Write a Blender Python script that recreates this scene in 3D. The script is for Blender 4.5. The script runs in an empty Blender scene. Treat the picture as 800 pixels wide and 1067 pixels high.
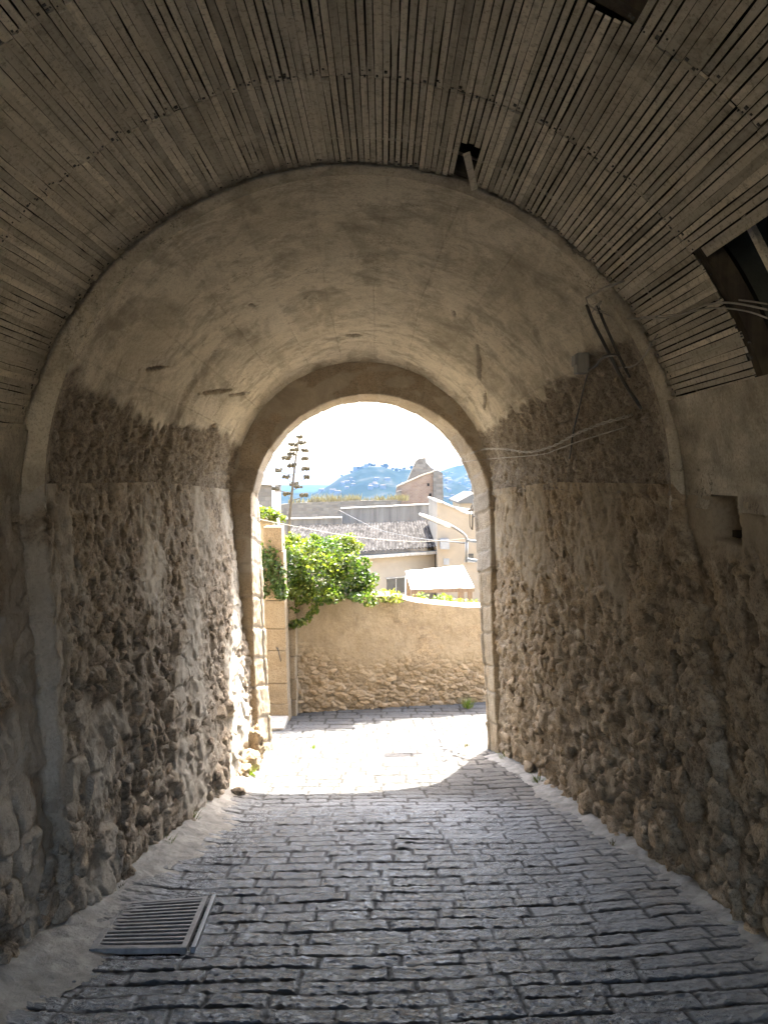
import bpy, math, random
import numpy as np
from mathutils import Vector, Matrix

random.seed(7); rng = np.random.default_rng(7)
S = bpy.context.scene
COL = S.collection
R = math.radians
EYE = 1.6; F = 800.0; CXP = 400.0; HOR = 495.0      # photo pixels: focal length, centre, horizon

def P(px, py, Y):
    return Vector(((px - CXP) * Y / F, Y, EYE - (py - HOR) * Y / F))

# ------------------------------------------------------------------ numpy noise
def hsh(ix, iy, s):
    v = np.sin(ix * 127.1 + iy * 311.7 + s * 74.7) * 43758.5453
    return v - np.floor(v)
def vnoise(x, y, s=0):
    ix = np.floor(x); iy = np.floor(y); fx = x - ix; fy = y - iy
    fx = fx * fx * (3 - 2 * fx); fy = fy * fy * (3 - 2 * fy)
    a = hsh(ix, iy, s); b = hsh(ix + 1, iy, s); c = hsh(ix, iy + 1, s); d = hsh(ix + 1, iy + 1, s)
    return (a * (1 - fx) + b * fx) * (1 - fy) + (c * (1 - fx) + d * fx) * fy
def fbm(x, y, o=4, s=0, g=.5):
    t = 0; a = 1; n = 0
    for i in range(o):
        t = t + a * vnoise(x, y, s + i * 3.1); n += a; a *= g; x = x * 2.03 + 11.3; y = y * 2.03 - 7.7
    return t / n
def worley(x, y, s=0, jit=.9):
    ix = np.floor(x); iy = np.floor(y)
    f1 = np.full(x.shape, 9.); f2 = np.full(x.shape, 9.); idh = np.zeros(x.shape); dxm = np.zeros(x.shape); dym = np.zeros(x.shape)
    for a in (-1, 0, 1):
        for b in (-1, 0, 1):
            cx = ix + a; cy = iy + b
            px = cx + .5 + jit * (hsh(cx, cy, s) - .5); py = cy + .5 + jit * (hsh(cx, cy, s + 5.3) - .5)
            d = np.hypot(x - px, y - py); m = d < f1
            f2 = np.where(m, f1, np.minimum(f2, d)); idh = np.where(m, hsh(cx, cy, s + 9.1), idh)
            dxm = np.where(m, x - px, dxm); dym = np.where(m, y - py, dym); f1 = np.where(m, d, f1)
    return f1, f2, idh, dxm, dym
def sst(a, b, x):
    t = np.clip((x - a) / (b - a), 0, 1); return t * t * (3 - 2 * t)

# ------------------------------------------------------------------ object helpers
def tag(o, label=None, cat=None, group=None, kind=None):
    if label: o['label'] = label
    if cat: o['category'] = cat
    if group: o['group'] = group
    if kind: o['kind'] = kind
    return o
def thing(name, label, cat, loc=(0, 0, 0), group=None):
    o = bpy.data.objects.new(name, None); COL.objects.link(o); o.location = loc; o.empty_display_size = .1
    return tag(o, label, cat, group)
def wloc(o):
    v = Vector((0, 0, 0))
    while o is not None: v += o.location; o = o.parent
    return v
def mesh(name, verts, faces, m, parent=None, smooth=False, attrs=None, loc=None):
    """verts in world coordinates; stored relative to the parent or loc"""
    me = bpy.data.meshes.new(name)
    v = np.asarray(verts, dtype=np.float64).reshape(-1, 3)
    off = wloc(parent) if parent is not None else Vector(loc if loc is not None else (0, 0, 0))
    v = v - np.array(off[:])
    if isinstance(faces, np.ndarray):
        nf, k = faces.shape
        me.vertices.add(len(v)); me.vertices.foreach_set('co', v.astype(np.float32).ravel())
        me.loops.add(nf * k); me.loops.foreach_set('vertex_index', faces.astype(np.int32).ravel())
        me.polygons.add(nf); me.polygons.foreach_set('loop_start', np.arange(0, nf * k, k, dtype=np.int32))
        me.update(calc_edges=True)
    else:
        me.from_pydata([tuple(p) for p in v], [], [tuple(f) for f in faces]); me.update()
    me.validate()
    if attrs:
        for k_, a in attrs.items():
            at = me.attributes.new(k_, 'FLOAT', 'POINT'); at.data.foreach_set('value', np.asarray(a, dtype=np.float32).ravel())
    if smooth: me.polygons.foreach_set('use_smooth', [True] * len(me.polygons))
    me.materials.append(m)
    o = bpy.data.objects.new(name, me); COL.objects.link(o)
    if parent is not None: o.parent = parent
    elif loc is not None: o.location = loc
    return o
def gridf(nu, nv, flip=False):
    i = np.arange(nu * nv).reshape(nu, nv)
    q = np.stack([i[:-1, :-1], i[1:, :-1], i[1:, 1:], i[:-1, 1:]], -1).reshape(-1, 4)
    return q[:, ::-1].copy() if flip else q
class MB:
    def __init__(s): s.v = []; s.f = []
    def add(s, v, f):
        n = len(s.v); s.v += [tuple(p) for p in v]; s.f += [tuple(i + n for i in q) for q in f]; return s
    def hexa(s, c8):      # bottom loop 4, top loop 4
        return s.add(c8, [(3, 2, 1, 0), (4, 5, 6, 7), (0, 1, 5, 4), (1, 2, 6, 5), (2, 3, 7, 6), (3, 0, 4, 7)])
    def box(s, lo, hi):
        x0, y0, z0 = lo; x1, y1, z1 = hi
        return s.hexa([(x0, y0, z0), (x1, y0, z0), (x1, y1, z0), (x0, y1, z0), (x0, y0, z1), (x1, y0, z1), (x1, y1, z1), (x0, y1, z1)])
    def bar(s, a, b, w, h, up=(0, 0, 1)):
        a = Vector(a); b = Vector(b); d = (b - a).normalized(); u = Vector(up)
        sd = d.cross(u)
        if sd.length < 1e-4: sd = d.cross(Vector((1, 0, 0)))
        sd.normalize(); u = sd.cross(d).normalized(); sd *= w / 2; u *= h / 2
        return s.hexa([a - sd - u, a + sd - u, b + sd - u, b - sd - u, a - sd + u, a + sd + u, b + sd + u, b - sd + u])
    def prism(s, poly, y0, y1):      # poly of (x,z), clockwise or not, extruded in Y
        n = len(poly); v = [(x, y0, z) for x, z in poly] + [(x, y1, z) for x, z in poly]
        f = [tuple(range(n)), tuple(range(2 * n - 1, n - 1, -1))] + [(i, (i + 1) % n + 0, (i + 1) % n + n, i + n)[::-1] for i in range(n)]
        return s.add(v, f)
    def tube(s, pts, r, n=6):
        pts = [Vector(p) for p in pts]; rings = []
        for i, p in enumerate(pts):
            d = (pts[min(i + 1, len(pts) - 1)] - pts[max(i - 1, 0)]).normalized()
            a = d.cross(Vector((.13, .21, .97)));
            if a.length < 1e-3: a = d.cross(Vector((1, 0, 0)))
            a.normalize(); b = d.cross(a); rr = r[i] if isinstance(r, (list, tuple)) else r
            rings.append([p + (a * math.cos(t) + b * math.sin(t)) * rr for t in [2 * math.pi * k / n for k in range(n)]])
        v = [q for g in rings for q in g]; f = []
        for i in range(len(pts) - 1):
            for k in range(n):
                k2 = (k + 1) % n; f.append((i * n + k, i * n + k2, (i + 1) * n + k2, (i + 1) * n + k))
        f.append(tuple(range(n))[::-1]); f.append(tuple(range((len(pts) - 1) * n, len(pts) * n)))
        return s.add(v, f)
    def build(s, name, m, parent=None, smooth=False, loc=None, bevel=0):
        o = mesh(name, s.v, s.f, m, parent, smooth, None, loc)
        if bevel:
            b = o.modifiers.new('bevel', 'BEVEL'); b.width = bevel; b.segments = 2; b.limit_method = 'ANGLE'
        return o
def smoothpts(pts, n=8):
    pts = [Vector(p) for p in pts]; out = []
    for i in range(len(pts) - 1):
        p0 = pts[max(i - 1, 0)]; p1 = pts[i]; p2 = pts[i + 1]; p3 = pts[min(i + 2, len(pts) - 1)]
        for k in range(n):
            t = k / n
            out.append(.5 * ((2 * p1) + (p2 - p0) * t + (2 * p0 - 5 * p1 + 4 * p2 - p3) * t * t + (3 * p1 - p0 - 3 * p2 + p3) * t ** 3))
    out.append(pts[-1]); return out

# ------------------------------------------------------------------ materials
class NT:
    def __init__(s, name):
        s.m = bpy.data.materials.new(name); s.m.use_nodes = True; s.t = s.m.node_tree
        s.b = s.t.nodes['Principled BSDF']; s.out = s.t.nodes['Material Output']
        s.co = s.n('ShaderNodeTexCoord').outputs['Object']
    def n(s, typ, **kw):
        nd = s.t.nodes.new(typ)
        for k, v in kw.items(): setattr(nd, k, v)
        return nd
    def lk(s, a, b): s.t.links.new(a, b)
    def inp(s, sock, v):
        if isinstance(v, bpy.types.NodeSocket): s.lk(v, sock)
        elif isinstance(v, (tuple, list)) and len(v) == 3 and sock.type == 'RGBA': sock.default_value = (*v, 1)
        else: sock.default_value = v
    def noise(s, scale, detail=5, rough=.6, dist=0, vec=None, out='Fac'):
        nd = s.n('ShaderNodeTexNoise'); s.lk(vec or s.co, nd.inputs['Vector'])
        nd.inputs['Scale'].default_value = scale; nd.inputs['Detail'].default_value = detail
        nd.inputs['Roughness'].default_value = rough; nd.inputs['Distortion'].default_value = dist
        return nd.outputs[out]
    def voro(s, scale, feature='F1', out='Distance', vec=None):
        nd = s.n('ShaderNodeTexVoronoi'); nd.feature = feature; s.lk(vec or s.co, nd.inputs['Vector']); nd.inputs['Scale'].default_value = scale
        return nd.outputs[out]
    def mapv(s, scale=(1, 1, 1), rot=(0, 0, 0)):
        nd = s.n('ShaderNodeMapping'); s.lk(s.co, nd.inputs['Vector']); nd.inputs['Scale'].default_value = scale; nd.inputs['Rotation'].default_value = rot
        return nd.outputs[0]
    def ramp(s, fac, stops, interp='LINEAR'):
        nd = s.n('ShaderNodeValToRGB'); s.lk(fac, nd.inputs[0]); cr = nd.color_ramp; cr.interpolation = interp
        while len(cr.elements) < len(stops): cr.elements.new(.5)
        for e, (p, c) in zip(cr.elements, stops):
            e.position = p; e.color = (*c, 1) if isinstance(c, (tuple, list)) else (c, c, c, 1)
        return nd.outputs[0]
    def mix(s, fac, a, b, typ='MIX'):
        nd = s.n('ShaderNodeMix', data_type='RGBA', blend_type=typ)
        s.inp(nd.inputs[0], fac); s.inp(nd.inputs[6], a); s.inp(nd.inputs[7], b); return nd.outputs[2]
    def math(s, op, a, b=0., clamp=False):
        nd = s.n('ShaderNodeMath', operation=op); nd.use_clamp = clamp; s.inp(nd.inputs[0], a); s.inp(nd.inputs[1], b); return nd.outputs[0]
    def attr(s, name):
        return s.n('ShaderNodeAttribute', attribute_name=name).outputs['Fac']
    def bump(s, h, dist=.01, strength=1., nrm=None):
        nd = s.n('ShaderNodeBump'); s.lk(h, nd.inputs['Height']); nd.inputs['Distance'].default_value = dist; nd.inputs['Strength'].default_value = strength
        if nrm is not None: s.lk(nrm, nd.inputs['Normal'])
        return nd.outputs[0]
    def done(s, col, rough=.9, nrm=None, spec=.3, metal=0):
        s.inp(s.b.inputs['Base Color'], col); s.inp(s.b.inputs['Roughness'], rough); s.inp(s.b.inputs['Specular IOR Level'], spec)
        s.b.inputs['Metallic'].default_value = metal
        if nrm is not None: s.lk(nrm, s.b.inputs['Normal'])
        return s.m

def rubble_mat(name, cols, mortar, plaster, tint=.35, bump=.012):
    t = NT(name)
    n1 = t.noise(3.2, 6, .65, .4); n2 = t.noise(28, 6, .7); n3 = t.noise(110, 4, .7)
    base = t.ramp(n1, [(.3, cols[0]), (.5, cols[1]), (.7, cols[2])])
    cell = t.ramp(t.attr('cell'), [(0, (.50, .50, .52)), (.3, (.85, .80, .76)), (.55, (1., 1., 1.)), (.8, (1.12, 1.02, .90)), (1, (1.42, 1.38, 1.3))])
    base = t.mix(tint * 2, base, t.mix(1, base, cell, 'MULTIPLY'))
    base = t.mix(t.ramp(n2, [(.35, 0.), (.75, .55)]), base, mortar)
    base = t.mix(t.math('MULTIPLY', t.attr('joint'), .8), base, mortar)
    g1 = t.noise(55, 8, .82); g2 = t.noise(19, 7, .75, .5)
    base = t.mix(t.ramp(g1, [(.40, .6), (.52, 0.)]), base, tuple(c * .42 for c in cols[0]))
    base = t.mix(t.ramp(g2, [(.56, 0.), (.70, .5)]), base, tuple(min(.7, c * 1.3) for c in mortar))
    base = t.mix(t.math('MULTIPLY', t.attr('pit'), .65), base, tuple(c * .5 for c in cols[0]))  # pits coloured darker to stand in for the shade inside them
    pl = t.mix(t.ramp(t.noise(2.1, 7, .7, .6), [(.35, 0.), (.68, 1.)]), plaster, tuple(c * .62 for c in plaster))
    pl = t.mix(t.ramp(n3, [(.4, 0.), (.8, .35)]), pl, tuple(c * .5 for c in plaster))
    pl = t.mix(t.ramp(g1, [(.38, .5), (.5, 0.)]), pl, tuple(c * .5 for c in plaster)); base = t.mix(t.attr('plaster'), base, pl)
    pit = t.ramp(t.voro(42), [(.0, 0.), (.35, 1.)])
    h = t.math('ADD', t.math('ADD', t.math('MULTIPLY', n2, 1.0), t.math('MULTIPLY', g1, .9)), t.math('ADD', t.math('MULTIPLY', n3, .35), t.math('MULTIPLY', pit, .2)))
    return t.done(base, .95, t.bump(h, bump, 1.), .15)

M = {}
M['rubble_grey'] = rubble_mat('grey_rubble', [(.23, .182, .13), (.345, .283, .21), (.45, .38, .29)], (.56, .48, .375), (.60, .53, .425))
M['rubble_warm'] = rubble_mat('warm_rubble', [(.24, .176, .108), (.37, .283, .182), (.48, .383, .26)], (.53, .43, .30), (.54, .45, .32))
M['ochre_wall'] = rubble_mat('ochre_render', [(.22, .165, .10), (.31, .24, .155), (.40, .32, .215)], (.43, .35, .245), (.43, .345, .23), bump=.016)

def plaster_mat():
    t = NT('old_vault_plaster')
    n1 = t.noise(1.1, 8, .72, .25); n2 = t.noise(9, 6, .7, .3); n3 = t.noise(70, 5, .7)
    base = t.ramp(n1, [(.28, (.47, .41, .305)), (.48, (.65, .58, .455)), (.7, (.73, .665, .54))])
    stain = t.ramp(t.noise(2.3, 8, .74, .3), [(.49, 0.), (.62, .75)])
    base = t.mix(stain, base, (.27, .232, .175))
    base = t.mix(t.ramp(n2, [(.45, 0.), (.75, .45)]), base, (.36, .31, .23))
    v2 = t.mapv((1.6, .45, 1.6)); st2 = t.ramp(t.noise(1.5, 8, .75, .35, v2), [(.49, 0.), (.53, .22), (.56, .30), (.72, .70)])
    base = t.mix(st2, base, (.20, .168, .12))
    base = t.mix(t.ramp(n3, [(.36, .45), (.50, 0.)]), base, (.2, .17, .125))
    base = t.mix(t.ramp(t.noise(26, 7, .8, .4), [(.56, 0.), (.72, .4)]), base, (.66, .6, .49))
    # formwork board marks along the passage
    bm = t.ramp(t.math('PINGPONG', t.math('ADD', t.attr('arc'), t.math('MULTIPLY', n1, .03)), .21), [(0., 1.), (.012, .0)])
    base = t.mix(t.math('MULTIPLY', bm, t.ramp(n2, [(.46, 0.), (.66, .5)])), base, (.2, .17, .13))
    vn = t.n('ShaderNodeTexVoronoi', feature='DISTANCE_TO_EDGE')
    mv = t.n('ShaderNodeVectorMath', operation='ADD'); t.lk(t.co, mv.inputs[0]); t.lk(t.noise(3, 5, .7, 0, None, 'Color'), mv.inputs[1]); t.lk(mv.outputs[0], vn.inputs['Vector'])
    vn.inputs['Scale'].default_value = .8
    crack = t.ramp(vn.outputs['Distance'], [(0, 1.), (.008, 0.)])
    crack = t.math('MULTIPLY', crack, t.ramp(t.noise(.9, 3), [(.48, 0.), (.56, 1.)]))
    base = t.mix(t.math('MULTIPLY', crack, .75), base, (.09, .08, .065))
    rough_c = t.mix(t.ramp(n2, [(.3, 0.), (.7, 1.)]), (.21, .172, .128), (.42, .358, .28))
    rough_c = t.mix(t.ramp(t.noise(48, 8, .82), [(.40, .75), (.52, 0.)]), rough_c, (.085, .068, .048)); rough_c = t.mix(t.ramp(t.noise(17, 7, .75), [(.56, 0.), (.68, .6)]), rough_c, (.50, .43, .33))
    base = t.mix(t.attr('rough'), base, rough_c)
    h = t.math('ADD', t.math('MULTIPLY', n2, 1.), t.math('SUBTRACT', t.math('MULTIPLY', n3, .6), t.math('ADD', t.math('MULTIPLY', crack, .6), t.math('MULTIPLY', bm, .4))))
    return t.done(base, .95, t.bump(h, .010, .9), .15)
M['plaster'] = plaster_mat()

def wood_mat(name, c0, c1, c2, along='Y'):
    t = NT(name)
    sc = {'Y': (26, 1.2, 26), 'Z': (26, 26, 1.2), 'X': (1.2, 26, 26)}[along]
    v = t.mapv(sc); n = t.noise(1, 6, .65, .6, v); b = t.noise(3.3, 4, .6)
    col = t.ramp(n, [(.25, c0), (.5, c1), (.75, c2)])
    at = t.attr('tint'); col = t.mix(1., col, t.ramp(at, [(0, .55), (.5, .95), (1., 1.35)]), 'MULTIPLY')
    col = t.mix(t.ramp(t.noise(14, 5, .7), [(.55, 0.), (.75, .6)]), col, tuple(c * .45 for c in c0))
    if along == 'Y':
        col = t.mix(t.ramp(t.noise(2.2, 7, .75, .8), [(.50, 0.), (.66, .65)]), col, (.52, .47, .38))
        col = t.mix(t.ramp(t.noise(1.7, 7, .72, .6), [(.54, 0.), (.68, .6)]), col, (.15, .135, .095))
        col = t.mix(t.ramp(t.noise(45, 6, .8), [(.36, .6), (.48, 0.)]), col, (.13, .11, .075))
    else: col = t.mix(t.ramp(b, [(.45, 0.), (.7, .35)]), col, (.24, .2, .11))
    return t.done(col, .85, t.bump(n, .003, .8), .2)
M['lath'] = wood_mat('old_lath_wood', (.36, .315, .235), (.53, .475, .37), (.67, .61, .495))
M['dark_wood'] = wood_mat('dark_timber', (.05, .04, .03), (.09, .072, .055), (.13, .105, .08), 'Z')

def cobble_mat():
    t = NT('basalt_setts')
    cell = t.attr('cell'); joint = t.attr('joint'); sm = t.attr('worn'); cem = t.attr('dust')
    n1 = t.noise(9, 6, .7); n2 = t.noise(75, 6, .75, .5); n3 = t.noise(300, 3, .7)
    base = t.ramp(cell, [(0, (.028, .040, .054)), (.5, (.045, .062, .081)), (1, (.075, .096, .12))])
    base = t.mix(t.ramp(t.noise(30, 8, .8, .3), [(.40, .7), (.50, 0.)]), base, (.018, .021, .024)); base = t.mix(t.ramp(n2, [(.50, 0.), (.66, .65)]), base, (.088, .105, .125))
    base = t.mix(t.math('MULTIPLY', sm, .4), base, (.08, .095, .115))
    base = t.mix(t.math('MULTIPLY', joint, .95), base, t.ramp(n2, [(.3, (.014, .013, .011)), (.7, (.036, .033, .027))]))
    dustn = t.math('MULTIPLY', t.math('MULTIPLY', cem, t.math('SUBTRACT', 1., t.math('MULTIPLY', joint, .93))), t.ramp(n1, [(.3, .55), (.65, 1.)]))
    base = t.mix(dustn, base, t.ramp(n2, [(.3, (.24, .225, .20)), (.7, (.38, .355, .315))]))
    base = t.mix(t.math('MULTIPLY', t.attr('dry'), t.ramp(n1, [(.3, .45), (.7, .8)])), base, t.mix(joint, (.115, .107, .095), (.05, .046, .04)))  # warm pale grey painted over the sunlit stretch of setts, toning its glare
    rough = t.mix(sm, t.ramp(n2, [(.3, .12), (.7, .33)]), (.30, .30, .30))
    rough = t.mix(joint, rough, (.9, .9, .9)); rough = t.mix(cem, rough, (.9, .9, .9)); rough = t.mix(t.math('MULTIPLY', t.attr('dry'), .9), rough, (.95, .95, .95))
    chips = t.voro(15, 'F1', 'Distance', t.mapv((1, 1.6, 1))); n4 = t.noise(17, 6, .7, .5)
    hs = t.math('MULTIPLY', t.math('ADD', t.math('ADD', t.math('MULTIPLY', chips, .8), n4), t.math('ADD', t.math('MULTIPLY', n2, .5), t.math('MULTIPLY', n3, .15))), t.math('SUBTRACT', 1.05, t.math('MULTIPLY', sm, .7)))
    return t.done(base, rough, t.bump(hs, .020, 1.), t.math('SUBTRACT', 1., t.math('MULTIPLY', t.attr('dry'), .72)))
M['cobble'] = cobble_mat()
def simple(name, c0, c1, scale=6, rough=.9, bump=.004, spec=.2, metal=0, bs=60):
    t = NT(name); n = t.noise(scale, 6, .65, .3)
    col = t.ramp(n, [(.3, c0), (.7, c1)])
    return t.done(col, rough, t.bump(t.noise(bs, 5, .7), bump, .8), spec, metal)
M['cement'] = simple('dusty_cement', (.20, .19, .168), (.42, .395, .35), 7, .92, .014, .2, 0, 38)
M['iron'] = simple('grate_iron', (.13, .125, .12), (.30, .285, .265), 16, .65, .002, .4, .25)
M['dark_hole'] = simple('dark_pit', (.012, .011, .010), (.02, .019, .017), 6, .95)
M['backing'] = simple('dark_backing', (.018, .018, .014), (.035, .034, .027), 3, .95)  # near-black sheet closing off the gaps between laths
M['recess'] = simple('dark_recess_plaster', (.06, .064, .052), (.11, .115, .095), 2.2, .95, .01)  # greenish plaster darkened in colour so the opening reads as deep shade
M['cable'] = simple('black_cable', (.03, .027, .024), (.06, .055, .048), 8, .6, .0005, .4)
M['cable_grey'] = simple('grey_cable', (.26, .24, .205), (.40, .37, .32), 8, .6, .0005, .4)
M['box_grey'] = simple('grey_plastic', (.17, .165, .15), (.24, .23, .21), 9, .6, .0005, .4)
M['lamp_metal'] = simple('lamp_grey_metal', (.16, .17, .18), (.22, .23, .24), 9, .45, .0005, .5, .3)
M['lamp_head'] = simple('pale_lamp_housing', (.62, .63, .63), (.72, .73, .73), 9, .4, .0005, .5)
M['glass_dark'] = simple('dark_pane', (.02, .022, .025), (.035, .038, .04), 3, .25, .0002, .5)
M['beige'] = simple('beige_house_render', (.23, .195, .148), (.29, .25, .195), 1.2, .9, .006)
M['beige_tall'] = simple('warm_house_render', (.22, .18, .13), (.28, .232, .17), .9, .9, .006)
M['cream_stone'] = simple('cream_stone', (.27, .22, .15), (.40, .335, .24), 5, .9, .008)
M['canvas'] = simple('white_canvas', (.74, .74, .72), (.84, .84, .82), 3, .8, .001)
M['seam'] = simple('grey_seam', (.16, .16, .17), (.2, .2, .21), 3, .8, .001)
M['white_paint'] = simple('white_painted_metal', (.68, .68, .66), (.8, .8, .78), 8, .6, .001)
M['post_wood'] = wood_mat('brown_post_wood', (.17, .11, .07), (.25, .17, .11), (.32, .22, .15), 'Z')
def greywall():
    t = NT('streaked_grey_render'); v = t.mapv((2.6, 2.6, .25)); n = t.noise(1, 6, .7, .3, v); n2 = t.noise(12, 5, .7)
    col = t.ramp(n, [(.3, (.085, .078, .067)), (.5, (.155, .143, .124)), (.7, (.21, .195, .17))])
    col = t.mix(t.ramp(n2, [(.5, 0.), (.8, .4)]), col, (.22, .2, .175))
    return t.done(col, .92, t.bump(n2, .006, .8), .2)
M['grey_render'] = greywall()
def brickm(name, c1, c2, mo, sc, w=.5, h=.25, rot=(R(90), 0, 0)):
    t = NT(name); b = t.n('ShaderNodeTexBrick'); t.lk(t.mapv((1, 1, 1), rot), b.inputs['Vector'])
    t.inp(b.inputs['Color1'], c1); t.inp(b.inputs['Color2'], c2); t.inp(b.inputs['Mortar'], mo); b.inputs['Scale'].default_value = sc
    b.inputs['Mortar Size'].default_value = .018; b.inputs['Brick Width'].default_value = w; b.inputs['Row Height'].default_value = h
    n = t.noise(1.3, 7, .7, .5)
    col = t.mix(t.ramp(n, [(.35, 0.), (.7, .7)]), b.outputs['Color'], tuple(c * 1.25 for c in mo))
    return t.done(col, .92, t.bump(b.outputs['Fac'], -.008, .8), .2)
M['brick'] = brickm('old_red_brick', (.17, .105, .07), (.22, .143, .097), (.21, .17, .13), 2.2, .5, .2)
M['drystone'] = brickm('pale_coursed_rubble', (.18, .166, .14), (.10, .09, .076), (.13, .115, .095), 1.6, .55, .3)
def tile_mat():
    t = NT('weathered_roof_tiles'); n = t.noise(5, 5, .7)
    col = t.ramp(t.attr('cell'), [(0, (.014, .013, .012)), (.5, (.036, .034, .032)), (1, (.066, .062, .058))])
    col = t.mix(t.ramp(n, [(.45, 0.), (.7, .5)]), col, (.14, .13, .125))
    return t.done(col, .95, t.bump(n, .01, .6), .05)
M['tiles'] = tile_mat()
def leaf_mat(name, a, b, c, trans=.5):
    t = NT(name)
    col = t.ramp(t.attr('tint'), [(0, a), (.5, b), (1, c)])
    t.inp(t.b.inputs['Base Color'], col); t.b.inputs['Roughness'].default_value = .42; t.b.inputs['Specular IOR Level'].default_value = .5
    tr = t.n('ShaderNodeBsdfTranslucent'); t.lk(t.mix(1, col, (1.0, 1.15, .45), 'MULTIPLY'), tr.inputs['Color'])
    mx = t.n('ShaderNodeMixShader'); mx.inputs[0].default_value = trans
    t.lk(t.b.outputs[0], mx.inputs[1]); t.lk(tr.outputs[0], mx.inputs[2]); t.lk(mx.outputs[0], t.out.inputs['Surface'])
    return t.m
M['leaf'] = leaf_mat('climber_leaves', (.026, .060, .014), (.075, .122, .024), (.20, .215, .038))
M['leaf_dark'] = leaf_mat('ivy_leaves', (.03, .06, .02), (.065, .11, .032), (.11, .16, .045), .4)
M['weed'] = leaf_mat('weed_leaves', (.07, .11, .02), (.13, .17, .03), (.22, .22, .05))
M['grass'] = leaf_mat('grass_blades', (.07, .12, .02), (.11, .16, .03), (.20, .20, .06), .4)
M['straw'] = leaf_mat('dry_grass', (.09, .07, .042), (.14, .112, .068), (.19, .155, .10), .2)
M['stem'] = simple('woody_stem', (.10, .08, .05), (.16, .13, .085), 20, .9)
M['stalk'] = simple('agave_stalk', (.06, .05, .036), (.10, .085, .06), 8, .9)
M['pod'] = simple('agave_pods', (.035, .03, .02), (.075, .064, .038), 9, .9)
def hill_mat():
    t = NT('wooded_hillside'); n = t.noise(.012, 8, .7, .4); n2 = t.noise(.05, 4, .7)
    col = t.ramp(n, [(.35, (.035, .05, .025)), (.5, (.07, .08, .04)), (.62, (.16, .14, .09)), (.75, (.24, .21, .15))])
    col = t.mix(t.ramp(n2, [(.5, 0.), (.6, .6)]), col, (.04, .055, .028))
    return t.done(col, .95, None, .1)
M['hill'] = hill_mat()
M['ground'] = simple('dry_earth', (.20, .165, .11), (.30, .25, .17), .9, .95, .02)
M['far_house'] = simple('far_house_render', (.10, .097, .09), (.15, .146, .135), .06, 1., 0.001, 0.)
M['far_roof'] = simple('far_tile_roof', (.07, .055, .042), (.10, .08, .063), .1, 1., .001, 0.)
M['far_tree'] = simple('far_tree_crown', (.008, .013, .007), (.014, .02, .01), .2, 1., .001, 0.)

# ------------------------------------------------------------------ shared profiles of the passage
def road_z(Y):
    Y = np.asarray(Y, dtype=float)
    return -.21 * Y + np.where(Y > 6, .0102 * (np.minimum(Y, 15) - 6) ** 2, 0)
YV, YA, YB = 4.2, 9.5, 10.0
YS = -2.3        # upper mouth of the passage, behind the camera
KY = [-7, YV, 6.6, YA, 11]
def sect(Y):
    Y = np.asarray(Y, dtype=float)
    return (np.interp(Y, KY, [-.144, -.144, -.2475, -.27, -.27]), np.interp(Y, KY, [1.532, 1.532, 1.52, 1.398, 1.398]), np.interp(Y, KY, [1.722, 1.722, 1.69, 1.64, 1.64]))
LCX, LCZ, LR = -.173, 1.474, 1.827
def wall_xz(side, Y, t):
    """inner face of the side walls; t 0 at the foot, 1 at the springing"""
    Y = np.asarray(Y, dtype=float); cx, cz, r = sect(Y)
    near = sst(YV - .02, YV + .02, Y)
    top = cx + side * r; topn = LCX + side * LR
    if side < 0: base = np.interp(Y, [-7, 3.5, 4.2, 5, 6, 7.8, 9, 10], [-1.85, -1.76, -1.72, -1.69, -1.63, -1.57, -1.56, -1.56])
    else: base = np.interp(Y, [-7, 3.5, 5, 6.3, 8.5, 9.35, 10], [2.05, 2.0, 1.96, 1.9, 1.68, 1.47, 1.4])
    top = topn * (1 - near) + top * near
    base = base + side * .05 * (1 - near)
    z0 = road_z(Y) - .12; z1 = np.where(Y < YV, LCZ, cz) + .02
    e = t ** 1.0
    return base + (top - base) * e, z0 + (z1 - z0) * t
def hit(px, py, off=.02):
    """point where the photo's sight line meets the right or left inner surface of the passage"""
    for Y in np.arange(2.5, 9.5, .02):
        p = P(px, py, Y); cx, cz, r = [float(v) for v in sect(Y)]
        if Y < YV: cx, cz, r = LCX, LCZ, LR
        if p.z > cz: bad = math.hypot(p.x - cx, p.z - cz) > r - off
        else:
            s = 1 if p.x > 0 else -1; z0 = float(road_z(Y)) - .12
            X, _ = wall_xz(s, Y, (p.z - z0) / (cz + .02 - z0)); bad = s * (p.x - float(X)) > -off
        if bad: return p
    return P(px, py, 9.4)

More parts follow.
